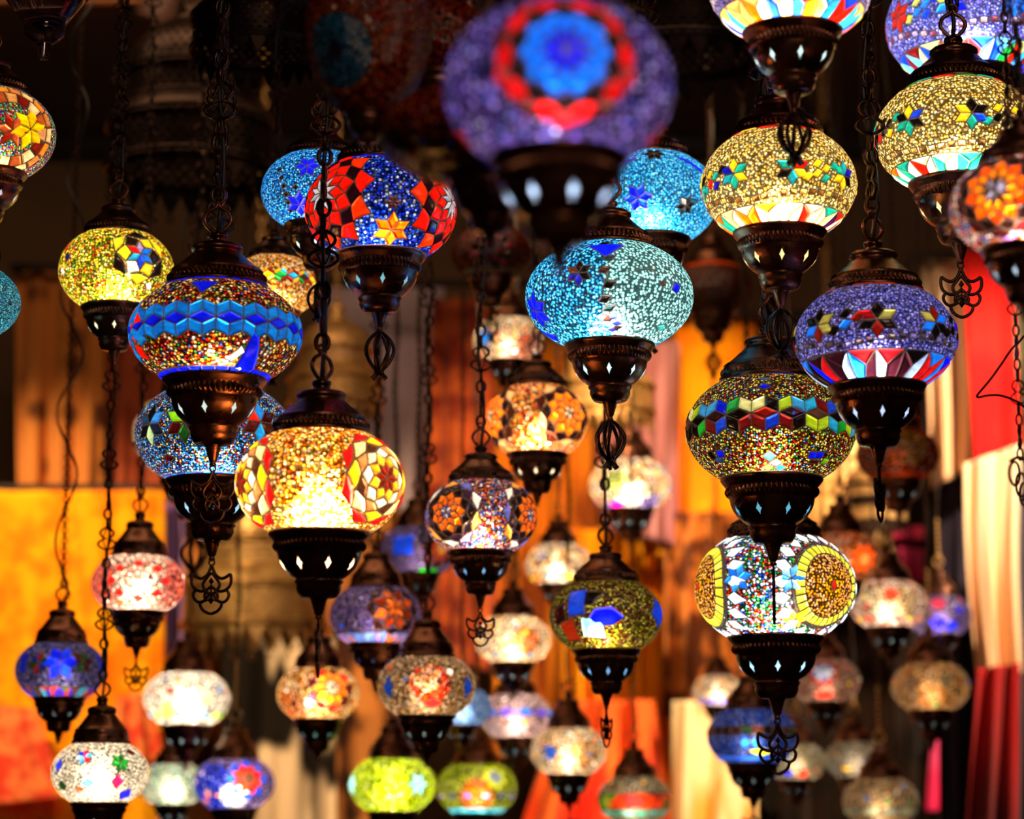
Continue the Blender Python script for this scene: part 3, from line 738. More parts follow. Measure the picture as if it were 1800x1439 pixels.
# F1 purple, close to the camera
g = Globe(982, 128, 203, pal='violet', yt=-5, yb=243)
g.ros(995, 92, 10, [(0, .12, .25, [ROY, '0818ff']), (.14, .26, .36, ['0078ff']), (.27, .33, .40, ['0080ff']), (.36, .44, .50, ['140408']), (.44, .52, .62, ['f01010', 'd80808']), (.54, .60, .66, ['500814', 'c00c18'])])
g.ros(800, 250, 6, [(0, .08, .16, ['d01020', '200408'])]); g.ros(1150, 240, 6, [(0, .08, .16, ['d01020', '300408'])])
lamp('big blurred purple lamp close to the camera with a blue star rosette', g, shade_mat('violet', 16, .8, .1, .85, .12, .8), 1.52, .60, spin=.32, pend=None, win=(2.2, 2.9, 3.3), tint=(.9, .85, 1))
# F2, F3, F4 unlit
g = Globe(648, 45, 112, pal='dark', ropen=.34, c=1.55, **LO); g.disc(590, 88, .60, '3a90c8', 0.); g.disc(590, 88, .16, '282860', 0.); g.sqring(590, 88, .60, 24, .12, ['a04808', '803008'])
g.ring(False, .12, 18, ['7a0c08', '5a1008'])
g.ring(False, .05, 18, ['7070d0', '400808'])
lamp('unlit dark red lamp with a turquoise disc, at the top edge', g, shade_mat('dark', 20, .8), 1.95, bulb=False, q='lo', pend=None)
g = Globe(770, 78, 105, pal='dark', **LO)
for i in range(14): g.dia(690+R_.random()*170, 10+R_.random()*130, .08, .08, R_.choice(['b81c10', 'c8a020', '180808', '602010', 'c01020']), R_.random())
lamp('unlit dark red mosaic lamp touching the left of the purple lamp', g, shade_mat('dark', 20, .8), 2.06, bulb=False, q='lo', pend=None)
g = Globe(862, 238, 200, pal='dark', c=.42, ropen=.36, **LO)
for i in range(18): g.dia(700+R_.random()*180, 235+R_.random()*70, .07, .05, R_.choice(['b81c10', 'c8a020', '2030a0', '602010', 'a01020', '3048c0']), R_.random())
g.ring(False, .10, 20, ['201020', '3a10c0', 'b01020', '100818'])
lamp('unlit shallow mosaic lamp below the two dark red lamps and left of the purple bowl', g, shade_mat('dark', 20, .8), 1.76, bulb=False, q='lo', pend=None)

# L17 right edge, near
g = Globe(1797, 364, 127, pal='fest')
g.ros(1752, 330, 10, [(0, .10, .22, ['9898d0', '707090', '403028']), (.14, .26, .36, ['ff8810']), (.28, .38, .50, [ORG, 'ff5008']), (.42, .52, .60, ['180808']), (.54, .62, .72, ['380c10'])], .2)
lamp('blurred lamp at the right edge with a large orange flower and lilac beads', g, shade_mat('fest', 24, .7, .1, .8, .4, .8), 1.98, 1.1, pend=None, win=(.4, .6, 1), spin=.35)
# L2, L3 left edge
g = Globe(-22, 236, 119, pal='rainb')
g.ros(20, 225, 6, [(0, .14, .30, ['8a1808', 'c05028'])]); g.star(50, 222, .20, ['f8d000', 'ffc000'], .4, 6)
g.sqring(20, 225, .42, 16, .2, ['d09050', 'a04820', 'f0c898', '701408']); g.sqring(20, 225, .63, 18, .14, ['f0c080', 'c87838', 'ff8820'])
lamp('lamp cut by the left edge with a yellow star on brown pieces and rainbow beads', g, shade_mat('rainb', 36, .5), 2.45, .9, win=(.5, .6, 1))
g = Globe(-62, 530, 97, pal='cyan', **LO); g.row(520, 30, .1, .08, ['1878c0', '103860'])
lamp('light blue beaded lamp barely showing at the left edge', g, shade_mat('cyan', 34, .5), 2.6, .8, q='lo')
# L4
g = Globe(205, 465, 101, pal='yellow', yt=400, yb=527)
g.ros(245, 445, 6, [(0, .14, .28, ['1060e0', '9080c0', 'f01010', '20a0e0', BUL]), (.17, .30, .42, [YEL, '180c08', 'e0f020', WHT]), (.34, .44, .54, ['d0c020', '100808'])], .5)
for x, y, c in ((118, 440, 'c01008'), (115, 470, 'd0c020'), (113, 480, WHT), (260, 500, WHT), (225, 485, 'f0f060'), (120, 455, '101060')): g.rect(x, y, .05, .07, c, .6)
lamp('yellow and green beaded lamp with a blue and red flower, upper left', g, shade_mat('yellow', 24, .8, .12, .7), 2.72, 1.5, pend=None, spin=.2, win=(.7, .8, .7))
# L8
g = Globe(482, 502, 79, pal='amber')
g.cubes(482, 22, .10, .10, ['20a0e0', BRN, 'f8c820', '109830'], ['e06810', '7a1008', 'f0b010', '30b0e0'], ['7a0808', 'f8d040', '109830', '901008'])
lamp('amber checkered lamp peeping out right of the blue lozenge band lamp', g, shade_mat('amber', 24, .8, .1, .7), 2.86, 1.3, q='hi', pend='tulip')
# L6b
g = Globe(345, 764, 112, pal='cream', **LO)
g.tris(800, 850, 16, ['a0c060', '2060c0', '206030', 'c8c8a0'], 3); g.rect(245, 705, .06, .09, 'f0e010')
lamp('pale yellow blurred lamp mostly hidden behind the blue beaded star lamp', g, shade_mat('cream', 20, .8), 3.32, .5, q='lo', pend='tulip')

# ---------------- smaller lamps further back:  (label, cx, cy, R, depth, palette, power, pattern list, options)
def small(label, cx, cyy, R, d, pal, power, pats=(), scale=26, **kw):
    g = Globe(cx, cyy, R, pal=pal, **(dict(LO, **kw.pop('globe', {}))))
    for p in pats:
        getattr(g, p[0])(*p[1:])
    rr_ = random.Random(int(cx*7+cyy))
    sc = {'cream': ['2070c8', 'c83818', 'f0b020', '308040', 'f07820', '3848c0', 'ffffff', '802018'], 'pinkred': ['c01818', 'f0c040', 'ffffff', '802020', 'e05020'], 'violet': ['3050e0', 'd02848', 'f08030', 'c0b0ff', '201060'], 'amber': ['a01808', 'ffffff', '2878c0', 'ff5008', '401008']}.get(pal, [])
    if power > .3 and 'bulb' not in kw:
        for k in range(34 if sc else 0):
            lo_, ph_ = rr_.uniform(-pi, pi), rr_.uniform(-.75, .75)
            s_ = rr_.uniform(.05, .10); a_ = rr_.uniform(0, 3)
            ch = g.local_a(lo_, ph_)
            if g.sd[(np.abs((g.lon-lo_+pi) % (2*pi)-pi) < .16) & (np.abs(g.phi-ph_) < .16)].max() > -.02: continue
            g.poly(ch, [(s_*cos(a_+q_*pi/2), s_*sin(a_+q_*pi/2)) for q_ in range(4)], H(rr_.choice(sc)))
    kw.setdefault('q', 'lo'); kw.setdefault('chain', 'ornate' if d < 3.4 else 'ring'); kw.setdefault('bz', -.12)
    return lamp(label, g, shade_mat(pal, scale+2, .8, .08, .85, .24, .9), d, power*1.4, **kw)
FLW = lambda a, b, c: [(0, .10, .2, [b]), (.12, .25, .40, [a]), (.3, .42, .55, [c])]
small('small unlit russet lamp with a wire tulip, right of the large cyan lamp', 1252, 508, 70, 3.9, 'dark', 0, [('disc', 1252, 508, 1.2, 'b04a24', 0.), ('ring', True, .3, 12, ['ff6010'])], pend='tulip', bulb=False)
small('small unlit lamp of dark red petals right of the red and blue lamp', 864, 446, 70, 3.5, 'dark', 0, [('ros', 864, 440, 12, [(0, .2, .4, ['a01820', '40101a']), (.3, .45, .6, ['c03848', '300810'])]), ('ring', False, .25, 12, ['a08860'])], pend='tulip', bulb=False)
small('cream and crimson blurred lamp above the glowing orange lamp', 893, 598, 62, 3.7, 'cream', .9, [('dia', 852, 590, .2, .3, '1870e0'), ('disc', 925, 620, .6, 'd02030', .4)], scale=18, pend=None)
small('round blurred lamp with a royal blue square and purple beads, behind the black ringed lamp', 735, 968, 68, 3.6, 'violet', .35, [('rect', 708, 957, .28, .26, '1040f0'), ('ros', 775, 965, 8, FLW('a03010', 'f0a040', '401018')), ('rect', 742, 1003, .10, .12, '18b020'), ('rect', 760, 1003, .10, .12, '18b020')], pend='tulip', win=(.3, .6, 1))
small('purple beaded lamp with a brown and orange oval flower, below the blue square lamp', 661, 1082, 82, 3.25, 'violet', .42, [('ros', 694, 1068, 8, [(0, .15, .3, ['a04010', 'd06018']), (.2, .35, .5, ['b04010', '702008']), (.42, .52, .62, ['200808'])]), ('tris', 1110, 1130, 20, ['6080e0', 'a070d0', 'e07030'], 5)], win=(.1, .15, .6), pend=None)
small('brown beaded lamp with orange and red centre and dark blue ovals at its sides', 750, 1206, 86, 3.15, 'cream', .7, [('disc', 750, 1206, 2.0, '9a7040', .25), ('disc', 757, 1200, .42, 'f04010', .0), ('disc', 750, 1190, .30, 'ff7010', .5), ('dia', 683, 1208, .16, .26, '082880'), ('dia', 822, 1207, .16, .26, '0a2c90'), ('dia', 760, 1235, .2, .12, 'e01010')], scale=22, pend=None)
small('orange lamp with an orange and grey flower, under the large bright amber lamp', 560, 1219, 74, 3.5, 'amber', 1.0, [('ros', 583, 1208, 9, [(0, .12, .2, ['a09080']), (.14, .3, .46, [ORG, 'ff8010']), (.38, .5, .6, ['400c10', 'c02018'])]), ('dia', 548, 1225, .12, .16, '303860'), ('rect', 545, 1235, .1, .08, WHT, .8), ('disc', 510, 1240, .4, 'ff7808', .3)], scale=18, cmat=M_BRASS, chain='beads', win=(.2, .5, .6), pend=None)
small('white lamp with yellow, aqua and green dots, hanging on a bright beaded brass chain', 328, 1228, 76, 3.9, 'cream', 1.5, [('disc', 328, 1228, 2., 'ffffff', .2), ('dia', 350, 1225, .3, .22, 'f0f080'), ('dia', 298, 1245, .22, .16, 'f0e850'), ('row', 1255, 18, .2, .14, ['4090c0', 'e0e040', '60a020', '7a1030', '50b0d0'])], scale=16, cmat=M_BRASS, chain='beads', pend=None)
small('dark blue lamp with a bright blue star, lower left in front of the golden cloth', 106, 1178, 79, 3.2, 'lilac', .42, [('disc', 106, 1178, 2., '303090', .45), ('star', 106, 1163, .26, ['0818f0', '1030ff'], 0), ('star', 68, 1165, .17, ['082a10', '600c0c', '0c1c70'], .3), ('star', 144, 1162, .17, ['200c0c', '0c3a18', '301010'], .1), ('rect', 42, 1165, .12, .22, '0c18a0'), ('rect', 174, 1163, .08, .2, '0c20b0'), ('tris', 1205, 1225, 22, ['3090c0', '503030', '3020c0', '405020', 'a03030'], 4)], pend=None, chain='ring', cord=.25)
small('red and cream lamp with a white hot centre, left in front of the golden cloth', 243, 1026, 82, 3.17, 'pinkred', 1.3, [('disc', 170, 1026, .55, 'e02818', .2), ('disc', 318, 1026, .55, 'e02818', .2)] + [('dia', 243+46*cos(a), 1020+30*sin(a), .12, .10, 'c01010') for a in np.arange(8)/8*2*pi], scale=22, win=(.1, .08, .06), pend='plate')
small('white mosaic lamp with blue, red and green scraps, at the bottom left', 176, 1358, 86, 2.93, 'cream', 1.4, [('disc', 176, 1358, 2.4, 'e8e8e0', .15), ('dia', 105, 1345, .12, .17, '1828c0'), ('star', 148, 1330, .12, ['2080d0', 'd01818', '1020b0', '80c0e8'], .3), ('star', 210, 1340, .13, ['0a7020', '084818', '0a5a1c'], .2), ('dia', 206, 1373, .14, .16, 'c01040'), ('rect', 220, 1395, .12, .12, '1818c8', .5), ('dia', 155, 1375, .14, .10, '30a8e8'), ('dia', 112, 1380, .14, .12, '0c2810'), ('dia', 250, 1325, .12, .08, 'd81410'), ('dia', 228, 1322, .14, .08, '300808'), ('dia', 142, 1385, .1, .05, 'd04010')], scale=30, pend=None, chain='ornate')
small('aqua and green blurred lamp between the white scrap lamp and the blue red flower lamp', 303, 1378, 58, 4.1, 'rainb', 1.2, [('disc', 303, 1378, 2., 'c0e8d8', .35)], scale=16, cmat=M_BRASS, chain='beads', pend=None)
small('blue and violet lamp with a red flower, at the bottom left', 412, 1377, 71, 3.8, 'violet', 1.1, [('disc', 370, 1390, .7, '0838ff', .1), ('ros', 436, 1368, 8, [(0, .1, .18, ['604030']), (.12, .26, .42, ['f01808', 'e02808']), (.34, .44, .55, ['0840e0'])]), ('disc', 412, 1400, .35, 'e0f8ff', .0)], scale=16, cmat=M_BRASS, chain='beads', pend=None)
small('lime green lamp with pale blue flowers at its sides, along the bottom edge', 690, 1379, 76, 3.7, 'lime', 1.4, [('ros', 735, 1378, 6, [(0, .14, .30, ['90e0f0', '70c8e0'])]), ('ros', 618, 1378, 6, [(0, .14, .30, ['90e0f0'])])], scale=18, cmat=M_BRASS, chain='beads', pend=None)
small('olive and aqua blurred lamp right of the lime green lamp', 838, 1385, 70, 4.12, 'lime', .75, [('disc', 838, 1385, 2., '909020', .5), ('ros', 870, 1365, 7, [(0, .14, .24, ['7080a0']), (.15, .25, .38, ['c0d010'])]), ('disc', 838, 1400, .45, 'e05010', .1), ('ring', False, .2, 18, ['20a0d0', '60d0f0']), ('row', 1398, 14, .14, .10, ['8050e0', 'd0b0ff', '1010a0'])], scale=16, cmat=M_BRASS, chain='beads', pend=None)
small('cream and gold blurred lamp above the lilac chevron lamp', 902, 1124, 67, 3.9, 'cream', 1.4, [('disc', 925, 1125, .4, 'f07010', .2), ('row', 1150, 16, .14, .1, ['2080c0', 'e08040', 'f0e0c0'])], scale=18, cmat=M_BRASS, chain='beads', pend=None)
small('cream and lilac lamp with a blue violet chevron band', 907, 1258, 63, 3.97, 'cream', .9, [('disc', 907, 1258, 2, 'd8b0d0', .3), ('cubes', 1250, 12, .12, .06, ['1860d0', '5038c8'], None, ['4020c0', '6048d0'])], scale=18, cmat=M_BRASS, chain='beads', pend=None)
small('cream and golden lamp with a dark blue hexagon on its left', 1000, 1320, 67, 3.85, 'cream', .95, [('ros', 967, 1322, 6, [(0, .14, .26, ['0840b0', '0c3890'])]), ('disc', 1030, 1325, .4, 'f0a040', .4)], scale=18, cmat=M_BRASS, chain='beads', pend='plate')
small('dim grey green lamp with teal and red scraps, before the orange cloth', 1115, 1404, 65, 4.0, 'cream', .5, [('disc', 1115, 1404, 2.2, '807858', .3), ('tris', 1395, 1420, 14, ['c03010', '208020', 'a08020', '802020', '305020'], 8), ('row', 1428, 16, .3, .2, ['308070', '60a098'])], scale=18, cmat=M_BRASS, chain='beads', pend=None)
small('blue striped lamp with black bands and aqua bright spots, lower right', 1322, 1294, 79, 3.5, 'azure', .5, [('disc', 1322, 1294, 2, '1040b8', .2), ('row', 1283, 26, .22, .22, ['140a08', '281008', '0a2410', '401c14', '0c0a10'], 0, 3), ('dia', 1310, 1305, .12, .12, '1878f0'), ('dia', 1328, 1305, .12, .12, '1878f0'), ('dia', 1338, 1320, .3, .1, 'e0e020'), ('row', 1330, 12, .5, .14, ['1850d8'])], scale=24, pend='plate')
small('dusty pink lamp with a grey flower and a red spot, right of the openwork pendant', 1450, 1196, 62, 4.1, 'pinkred', .35, [('disc', 1450, 1196, 2, 'b06848', .3), ('ros', 1447, 1180, 9, [(0, .2, .36, ['8890a0', '5060a0']), (.24, .36, .48, ['802018'])]), ('rect', 1448, 1220, .2, .1, 'ff1008')], scale=18, cmat=M_BRASS, chain='beads', pend=None)
small('sand coloured lamp with dim grey flowers, right in front of the dark gap', 1636, 1207, 68, 4.1, 'cream', .42, [('disc', 1636, 1207, 2, 'd89850', .15), ('star', 1605, 1200, .13, ['504030', '705038'], 0), ('star', 1660, 1195, .13, ['605038', '40402c'], 0), ('disc', 1640, 1230, .4, 'e08820', .1)], scale=18, cmat=M_BRASS, chain='beads', pend=None)
small('burnt orange lamp with a glowing orange disc, behind the amber disc lamp', 1478, 980, 70, 3.8, 'orange', .55, [('disc', 1478, 980, 2, '9a3008', .3), ('ros', 1519, 983, 8, [(0, .1, .2, ['ffc060']), (.12, .28, .44, ['ff5808'])])], scale=18, pend=None)
small('red, yellow and cream lamp below the magenta cloth', 1562, 1062, 68, 3.95, 'pinkred', .8, [('disc', 1535, 1050, .4, 'f8e0b8', .0), ('disc', 1590, 1055, .4, 'f0c890', .1), ('ros', 1565, 1045, 7, [(0, .12, .24, ['f02010', 'd03010'])]), ('row', 1085, 14, .16, .12, ['f8e010', 'ff5010', 'f0e0d0', 'e01010'])], scale=16, cmat=M_BRASS, chain='beads', pend=None)
small('violet and red lamp with bright blue patches, by the white curtain', 1652, 1082, 56, 4.2, 'violet', .7, [('dia', 1650, 1095, .3, .25, '1010f8'), ('dia', 1672, 1100, .25, .2, '1020ff'), ('dia', 1685, 1072, .2, .2, '2018c0'), ('ros', 1650, 1060, 6, [(0, .15, .3, ['b02040'])])], scale=16, cmat=M_BRASS, chain='beads', pend=None)
small('dark amber beaded lamp partly behind the cup of the lilac lamp', 1578, 800, 73, 3.9, 'dark', .55, [('disc', 1600, 780, .5, 'd09828', .3), ('disc', 1570, 800, .3, 'e06010', .2), ('ring', False, .2, 12, ['c03808', 'a02808'])], scale=16, pend=None)
small('bright cream and lime blurred lamp behind the ornate chain', 1108, 852, 72, 4.2, 'cream', 1.9, [('disc', 1085, 845, .3, 'c0d860', .1), ('dia', 1085, 885, .22, .16, 'e00890'), ('disc', 1140, 885, .3, '6850c8', .1), ('disc', 1080, 895, .3, '8060d0', .0)], scale=14, cmat=M_BRASS, chain='beads', pend=None)
small('cream blurred lamp with orange and yellow foot, left of the dark olive lamp', 982, 992, 58, 4.1, 'cream', 1.3, [('row', 1012, 10, .3, .15, ['f07018', '2080a0', 'f0e010'])], scale=14, cmat=M_BRASS, chain='beads', pend=None)
small('pale blue blurred lamp peeping out right of the brown beaded lamp', 812, 1243, 52, 3.8, 'azure', .8, [('disc', 812, 1243, 2, '70a8f0', .2)], scale=16, pend=None)
small('dim white and red blurred lamp right of the blue striped lamp', 1400, 1338, 52, 4.2, 'cream', .45, [('disc', 1400, 1338, 2, 'b0b090', .3), ('dia', 1385, 1358, .22, .2, '1820c0'), ('dia', 1411, 1359, .22, .2, 'e01808'), ('dia', 1340, 1338, .2, .2, '2060d0')], scale=16, cmat=M_BRASS, chain='beads', pend=None)
small('silvery blurred lamp with a yellow spot, lower right above the last sand lamp', 1503, 1335, 52, 4.3, 'cream', .35, [('disc', 1503, 1335, 2, 'b0a898', .1), ('row', 1350, 10, .3, .14, ['406070', 'f0b010', '506870'])], scale=16, cmat=M_BRASS, chain='beads', pend=None)
small('sand and grey blurred lamp cut by the bottom edge at the lower right', 1548, 1408, 66, 4.2, 'cream', .35, [('disc', 1548, 1408, 2, 'c09868', .2), ('row', 1425, 12, .4, .2, ['586058', '808870'])], scale=16, cmat=M_BRASS, chain='beads', pend=None)
small('white and violet blurred lamp left of the amber disc lamp pendant', 1262, 1214, 44, 4.2, 'cream', 1.0, [('row', 1232, 10, .35, .2, ['3028a0', '5040c0'])], scale=14, pend=None)
# ------------------------------------------------------------------ big pierced metal lanterns
def pierced_mat(name, c1, c2, rough=0.4, metal=.9):
    m, nt, out = newmat(name); L = nt.links.new
    tc = nd(nt, 'ShaderNodeTexCoord'); sx = nd(nt, 'ShaderNodeSeparateXYZ'); L(tc.outputs['Object'], sx.inputs[0])
    no = nd(nt, 'ShaderNodeTexNoise'); no.inputs['Scale'].default_value = 5; L(tc.outputs['Object'], no.inputs['Vector'])
    p = nd(nt, 'ShaderNodeBsdfPrincipled'); L(mixc(nt, maprange(nt, no.outputs['Fac'], .35, .7, 0, 1), c1, c2), p.inputs['Base Color'])
    p.inputs['Metallic'].default_value = metal; p.inputs['Roughness'].default_value = rough
    ang = mathn(nt, 'ARCTAN2', sx.outputs[0], sx.outputs[1])
    def holes(N, zs, w, h, pw):
        zz = mathn(nt, 'MULTIPLY', sx.outputs[2], 1/zs); row = mathn(nt, 'FLOOR', zz)
        u = mathn(nt, 'FRACT', mathn(nt, 'ADD', mathn(nt, 'MULTIPLY', ang, N/(2*pi)), mathn(nt, 'ADD', mathn(nt, 'MULTIPLY', row, .5), 50)))
        u = mathn(nt, 'ABSOLUTE', mathn(nt, 'SUBTRACT', u, .5)); v = mathn(nt, 'ABSOLUTE', mathn(nt, 'SUBTRACT', mathn(nt, 'SUBTRACT', zz, row), .5))
        s = mathn(nt, 'ADD', mathn(nt, 'POWER', mathn(nt, 'DIVIDE', u, w), pw), mathn(nt, 'POWER', mathn(nt, 'DIVIDE', v, h), pw))
        return mathn(nt, 'LESS_THAN', s, 1.0)
    a = holes(42, .075, .30, .34, 1.0)
    tr = nd(nt, 'ShaderNodeBsdfTransparent')
    ms = nd(nt, 'ShaderNodeMixShader'); L(a, ms.inputs[0]); L(p.outputs[0], ms.inputs[1]); L(tr.outputs[0], ms.inputs[2]); L(ms.outputs[0], out.inputs[0])
    return m
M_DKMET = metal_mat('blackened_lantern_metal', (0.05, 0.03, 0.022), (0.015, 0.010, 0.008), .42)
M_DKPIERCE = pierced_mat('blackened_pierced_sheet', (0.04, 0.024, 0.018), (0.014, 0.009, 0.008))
M_BRPIERCE = pierced_mat('brass_pierced_sheet', (0.75, 0.46, 0.16), (0.48, 0.27, 0.09), .45, .55)
def lantern(label, px, py, wpx, d, met, prc, tiers=2, z_off=0.0):
    """(px,py) is the middle of the lowest drum"""
    s = wpx/2*d/FPX; loc = P(px, py, d); loc.z += z_off
    root = empty('ottoman_lantern', loc, label, 'lantern', 'tiered pierced metal lanterns')
    def part(name, mat, fn):
        mb = MB(); fn(mb); return link(name, mb.mesh(name, mat), root, scale=s)
    def wall_(r0, z0, r1, z1, n=4): return [(r0+(r1-r0)*i/n, z0+(z1-z0)*i/n) for i in range(n+1)]
    part('lower_drum', prc, lambda mb: lathe(mb, wall_(.96, .22, .97, -.20), 128))
    def flange(mb, r, z, h=.05):
        lathe(mb, [(r-.05, z+h*.9), (r-.01, z+h*.7), (r+.03, z+h*.2), (r+.03, z-h*.2), (r, z-h*.7), (r-.04, z-h)], 128)
        a = np.arange(96)/96*2*pi; tube(mb, np.stack([(r+.012)*np.cos(a), (r+.012)*np.sin(a), z-h*1.1+0*a], -1), .018*(1+.35*np.cos(np.arange(96)*pi)), True, 6)
    part('lower_flange', met, lambda mb: (flange(mb, .98, -.24), flange(mb, .98, .26)))
    def skirt(mb):
        n = 24; r = .95; pts = []
        V = []; F = []
        sub = 8; N = n*sub; a = np.arange(N)/N*2*pi; ph = (np.arange(N) % sub)/sub
        zb = -.30-.26*(1-np.abs(2*ph-1))**.7
        V = np.concatenate([np.stack([r*np.cos(a), r*np.sin(a), -.28+0*a], -1), np.stack([(r+.01)*np.cos(a), (r+.01)*np.sin(a), zb], -1)])
        mb.add(V, [grid_faces(2, N)])
        for k in range(n):
            t = np.arange(10)/10*2*pi; aa = (k+.5)/n*2*pi
            c = np.stack([(r+.015)*np.cos(aa+.045*np.cos(t)), (r+.015)*np.sin(aa+.045*np.cos(t)), -.60+.045*np.sin(t)], -1)
            tube(mb, c, .012, True, 5)
    part('scalloped_skirt', met, skirt)
    z = .30; r = .96
    part('lower_shoulder', met, lambda mb: lathe(mb, [(.96, .30), (.93, .36), (.86, .42), (.80, .46), (.78, .49)], 128))
    part('upper_drum', prc, lambda mb: lathe(mb, wall_(.78, .49, .77, .84), 128))
    part('upper_flange', met, lambda mb: (flange(mb, .80, .88), flange(mb, .80, .50, .04)))
    part('pierced_dome', prc, lambda mb: lathe(mb, [(.77*cos(t), .92+.62*sin(t)) for t in np.linspace(0, 1.28, 10)], 128))
    part('top_knob', met, lambda mb: lathe(mb, [(.24, 1.50), (.26, 1.54), (.20, 1.58), (.13, 1.64), (.20, 1.74), (.17, 1.84), (.07, 1.90), (.05, 1.98), (.001, 2.0)], 64))
    top = (CEIL-loc.z)/s
    if top > 2.05: link('chain', chain_mesh(1.97, top-.03, 'ring', met), root, scale=s)
    else: link('chain', chain_mesh(1.95, 2.05, 'ring', met), root, scale=s)
    return root
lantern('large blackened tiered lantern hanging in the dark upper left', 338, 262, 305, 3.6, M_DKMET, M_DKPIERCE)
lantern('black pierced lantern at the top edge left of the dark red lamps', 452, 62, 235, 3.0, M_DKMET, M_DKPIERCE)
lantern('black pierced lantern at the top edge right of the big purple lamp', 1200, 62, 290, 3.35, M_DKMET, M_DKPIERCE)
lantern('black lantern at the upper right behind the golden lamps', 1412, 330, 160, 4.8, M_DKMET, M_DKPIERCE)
lantern('gilded brass lantern glowing behind the cap of the bright amber lamp', 590, 690, 170, 4.2, M_BRASS, M_BRPIERCE)
lantern('widest brass lantern, on the left below the blue beaded star lamp', 448, 1065, 262, 4.35, M_BRASS, M_BRPIERCE)
lantern('brass lantern behind the cube band lamp and the amber disc lamp', 1462, 905, 215, 4.84, M_BRASS, M_BRPIERCE)
lantern('brass lantern shining under the bowl of the cyan ring bead lamp', 1062, 702, 180, 4.4, M_BRASS, M_BRPIERCE)
lantern('dim small brass lantern behind the openwork pendant of the lilac lamp', 1535, 905, 120, 4.6, M_DKMET, M_BRPIERCE)

# ------------------------------------------------------------------ textiles
def cloth_mat(name, c1, c2, kind='plain', scale=6.0, stretch=(1, 1, 1), lo=.45, hi=.6, rough=.85, c3=None):
    m, nt, out = newmat(name); L = nt.links.new
    tc = nd(nt, 'ShaderNodeTexCoord'); mp = nd(nt, 'ShaderNodeMapping'); mp.inputs['Scale'].default_value = stretch; L(tc.outputs['Object'], mp.inputs[0])
    if kind == 'spots':
        v = nd(nt, 'ShaderNodeTexVoronoi'); v.inputs['Scale'].default_value = scale; v.inputs['Randomness'].default_value = .5; L(mp.outputs[0], v.inputs['Vector']); f = maprange(nt, v.outputs['Distance'], lo, hi, 1, 0, True)
    elif kind == 'stripes':
        v = nd(nt, 'ShaderNodeTexWave'); v.inputs['Scale'].default_value = scale; v.inputs['Distortion'].default_value = 6; v.inputs['Detail'].default_value = 1; v.inputs['Detail Scale'].default_value = .6; L(mp.outputs[0], v.inputs['Vector']); f = maprange(nt, v.outputs['Fac'], lo, hi, 0, 1, True)
    else:
        v = nd(nt, 'ShaderNodeTexNoise'); v.inputs['Scale'].default_value = scale; v.inputs['Detail'].default_value = 2; L(mp.outputs[0], v.inputs['Vector']); f = maprange(nt, v.outputs['Fac'], lo, hi, 0, 1, True)
    col = mixc(nt, f, c1, c2)
    if c3:
        n3 = nd(nt, 'ShaderNodeTexNoise'); n3.inputs['Scale'].default_value = scale*.35; L(mp.outputs[0], n3.inputs['Vector']); col = mixc(nt, maprange(nt, n3.outputs['Fac'], .5, .6, 0, 1, True), col, c3)
    w = nd(nt, 'ShaderNodeTexNoise'); w.inputs['Scale'].default_value = 260; L(tc.outputs['Object'], w.inputs['Vector'])
    p = nd(nt, 'ShaderNodeBsdfPrincipled'); L(col, p.inputs['Base Color']); p.inputs['Roughness'].default_value = rough
    p.inputs['Sheen Weight'].default_value = .08; p.inputs['Specular IOR Level'].default_value = .2
    bp = nd(nt, 'ShaderNodeBump'); bp.inputs['Strength'].default_value = .3; bp.inputs['Distance'].default_value = .001; L(w.outputs['Fac'], bp.inputs['Height']); L(bp.outputs[0], p.inputs['Normal'])
    L(p.outputs[0], out.inputs[0])
    return m
RAILS = {}
def cloth(name, label, cat, quad, d, mat, folds=5, amp=.02, seed=0, extra=0.0, nx=48, ny=40, thick=.004, group=None, sway=0.0):
    """quad: (left x, right x) at the top, (left x, right x) at the foot, top y left, top y right, foot y left, foot y right (photo pixels)"""
    (xa, xb), (xc, xd), (yt0, yt1), (yb0, yb1) = quad
    r = random.Random(seed); ph = [r.uniform(0, 6) for _ in range(4)]
    V = []
    Y = P(900, 719.5, d).y
    def hit(px, py):   # where the sight line meets the cloth's vertical plane y = Y
        k = (P(px, py, 1)-CAM); t = Y/k.y; return CAM+k*t
    for j in range(ny):
        t = j/(ny-1)
        for i in range(nx):
            s = i/(nx-1)
            px = (xa+(xb-xa)*s)*(1-t)+(xc+(xd-xc)*s)*t+sway*sin(pi*t)
            py = (yt0+(yt1-yt0)*s)*(1-t)+(yb0+(yb1-yb0)*s)*t
            p = hit(px, py)
            wv = sin(2*pi*folds*s+ph[0]+.8*sin(2.2*t+ph[1]))+.35*sin(2*pi*folds*2.3*s+ph[2]+t*2)
            V.append((p.x, Y+amp*wv*(.45+.55*t), p.z))
    V = np.array(V); c = V.mean(0); V0 = V-c
    mb = MB(); mb.add(V0, [grid_faces(ny, nx, False)[:, ::-1]])
    me = mb.mesh(name, mat); o = link(name, me, None, Vector(c)); tagp(o, label, cat, group)
    so = o.modifiers.new('thickness', 'SOLIDIFY'); so.thickness = thick; so.offset = 0
    return o
def Q(xa, xb, yt, yb, xc=None, xd=None): return ((xa, xb), (xc if xc is not None else xa, xd if xd is not None else xb), (yt, yt), (yb, yb))
GR = 'shawls and cloths hung along the back of the stall'
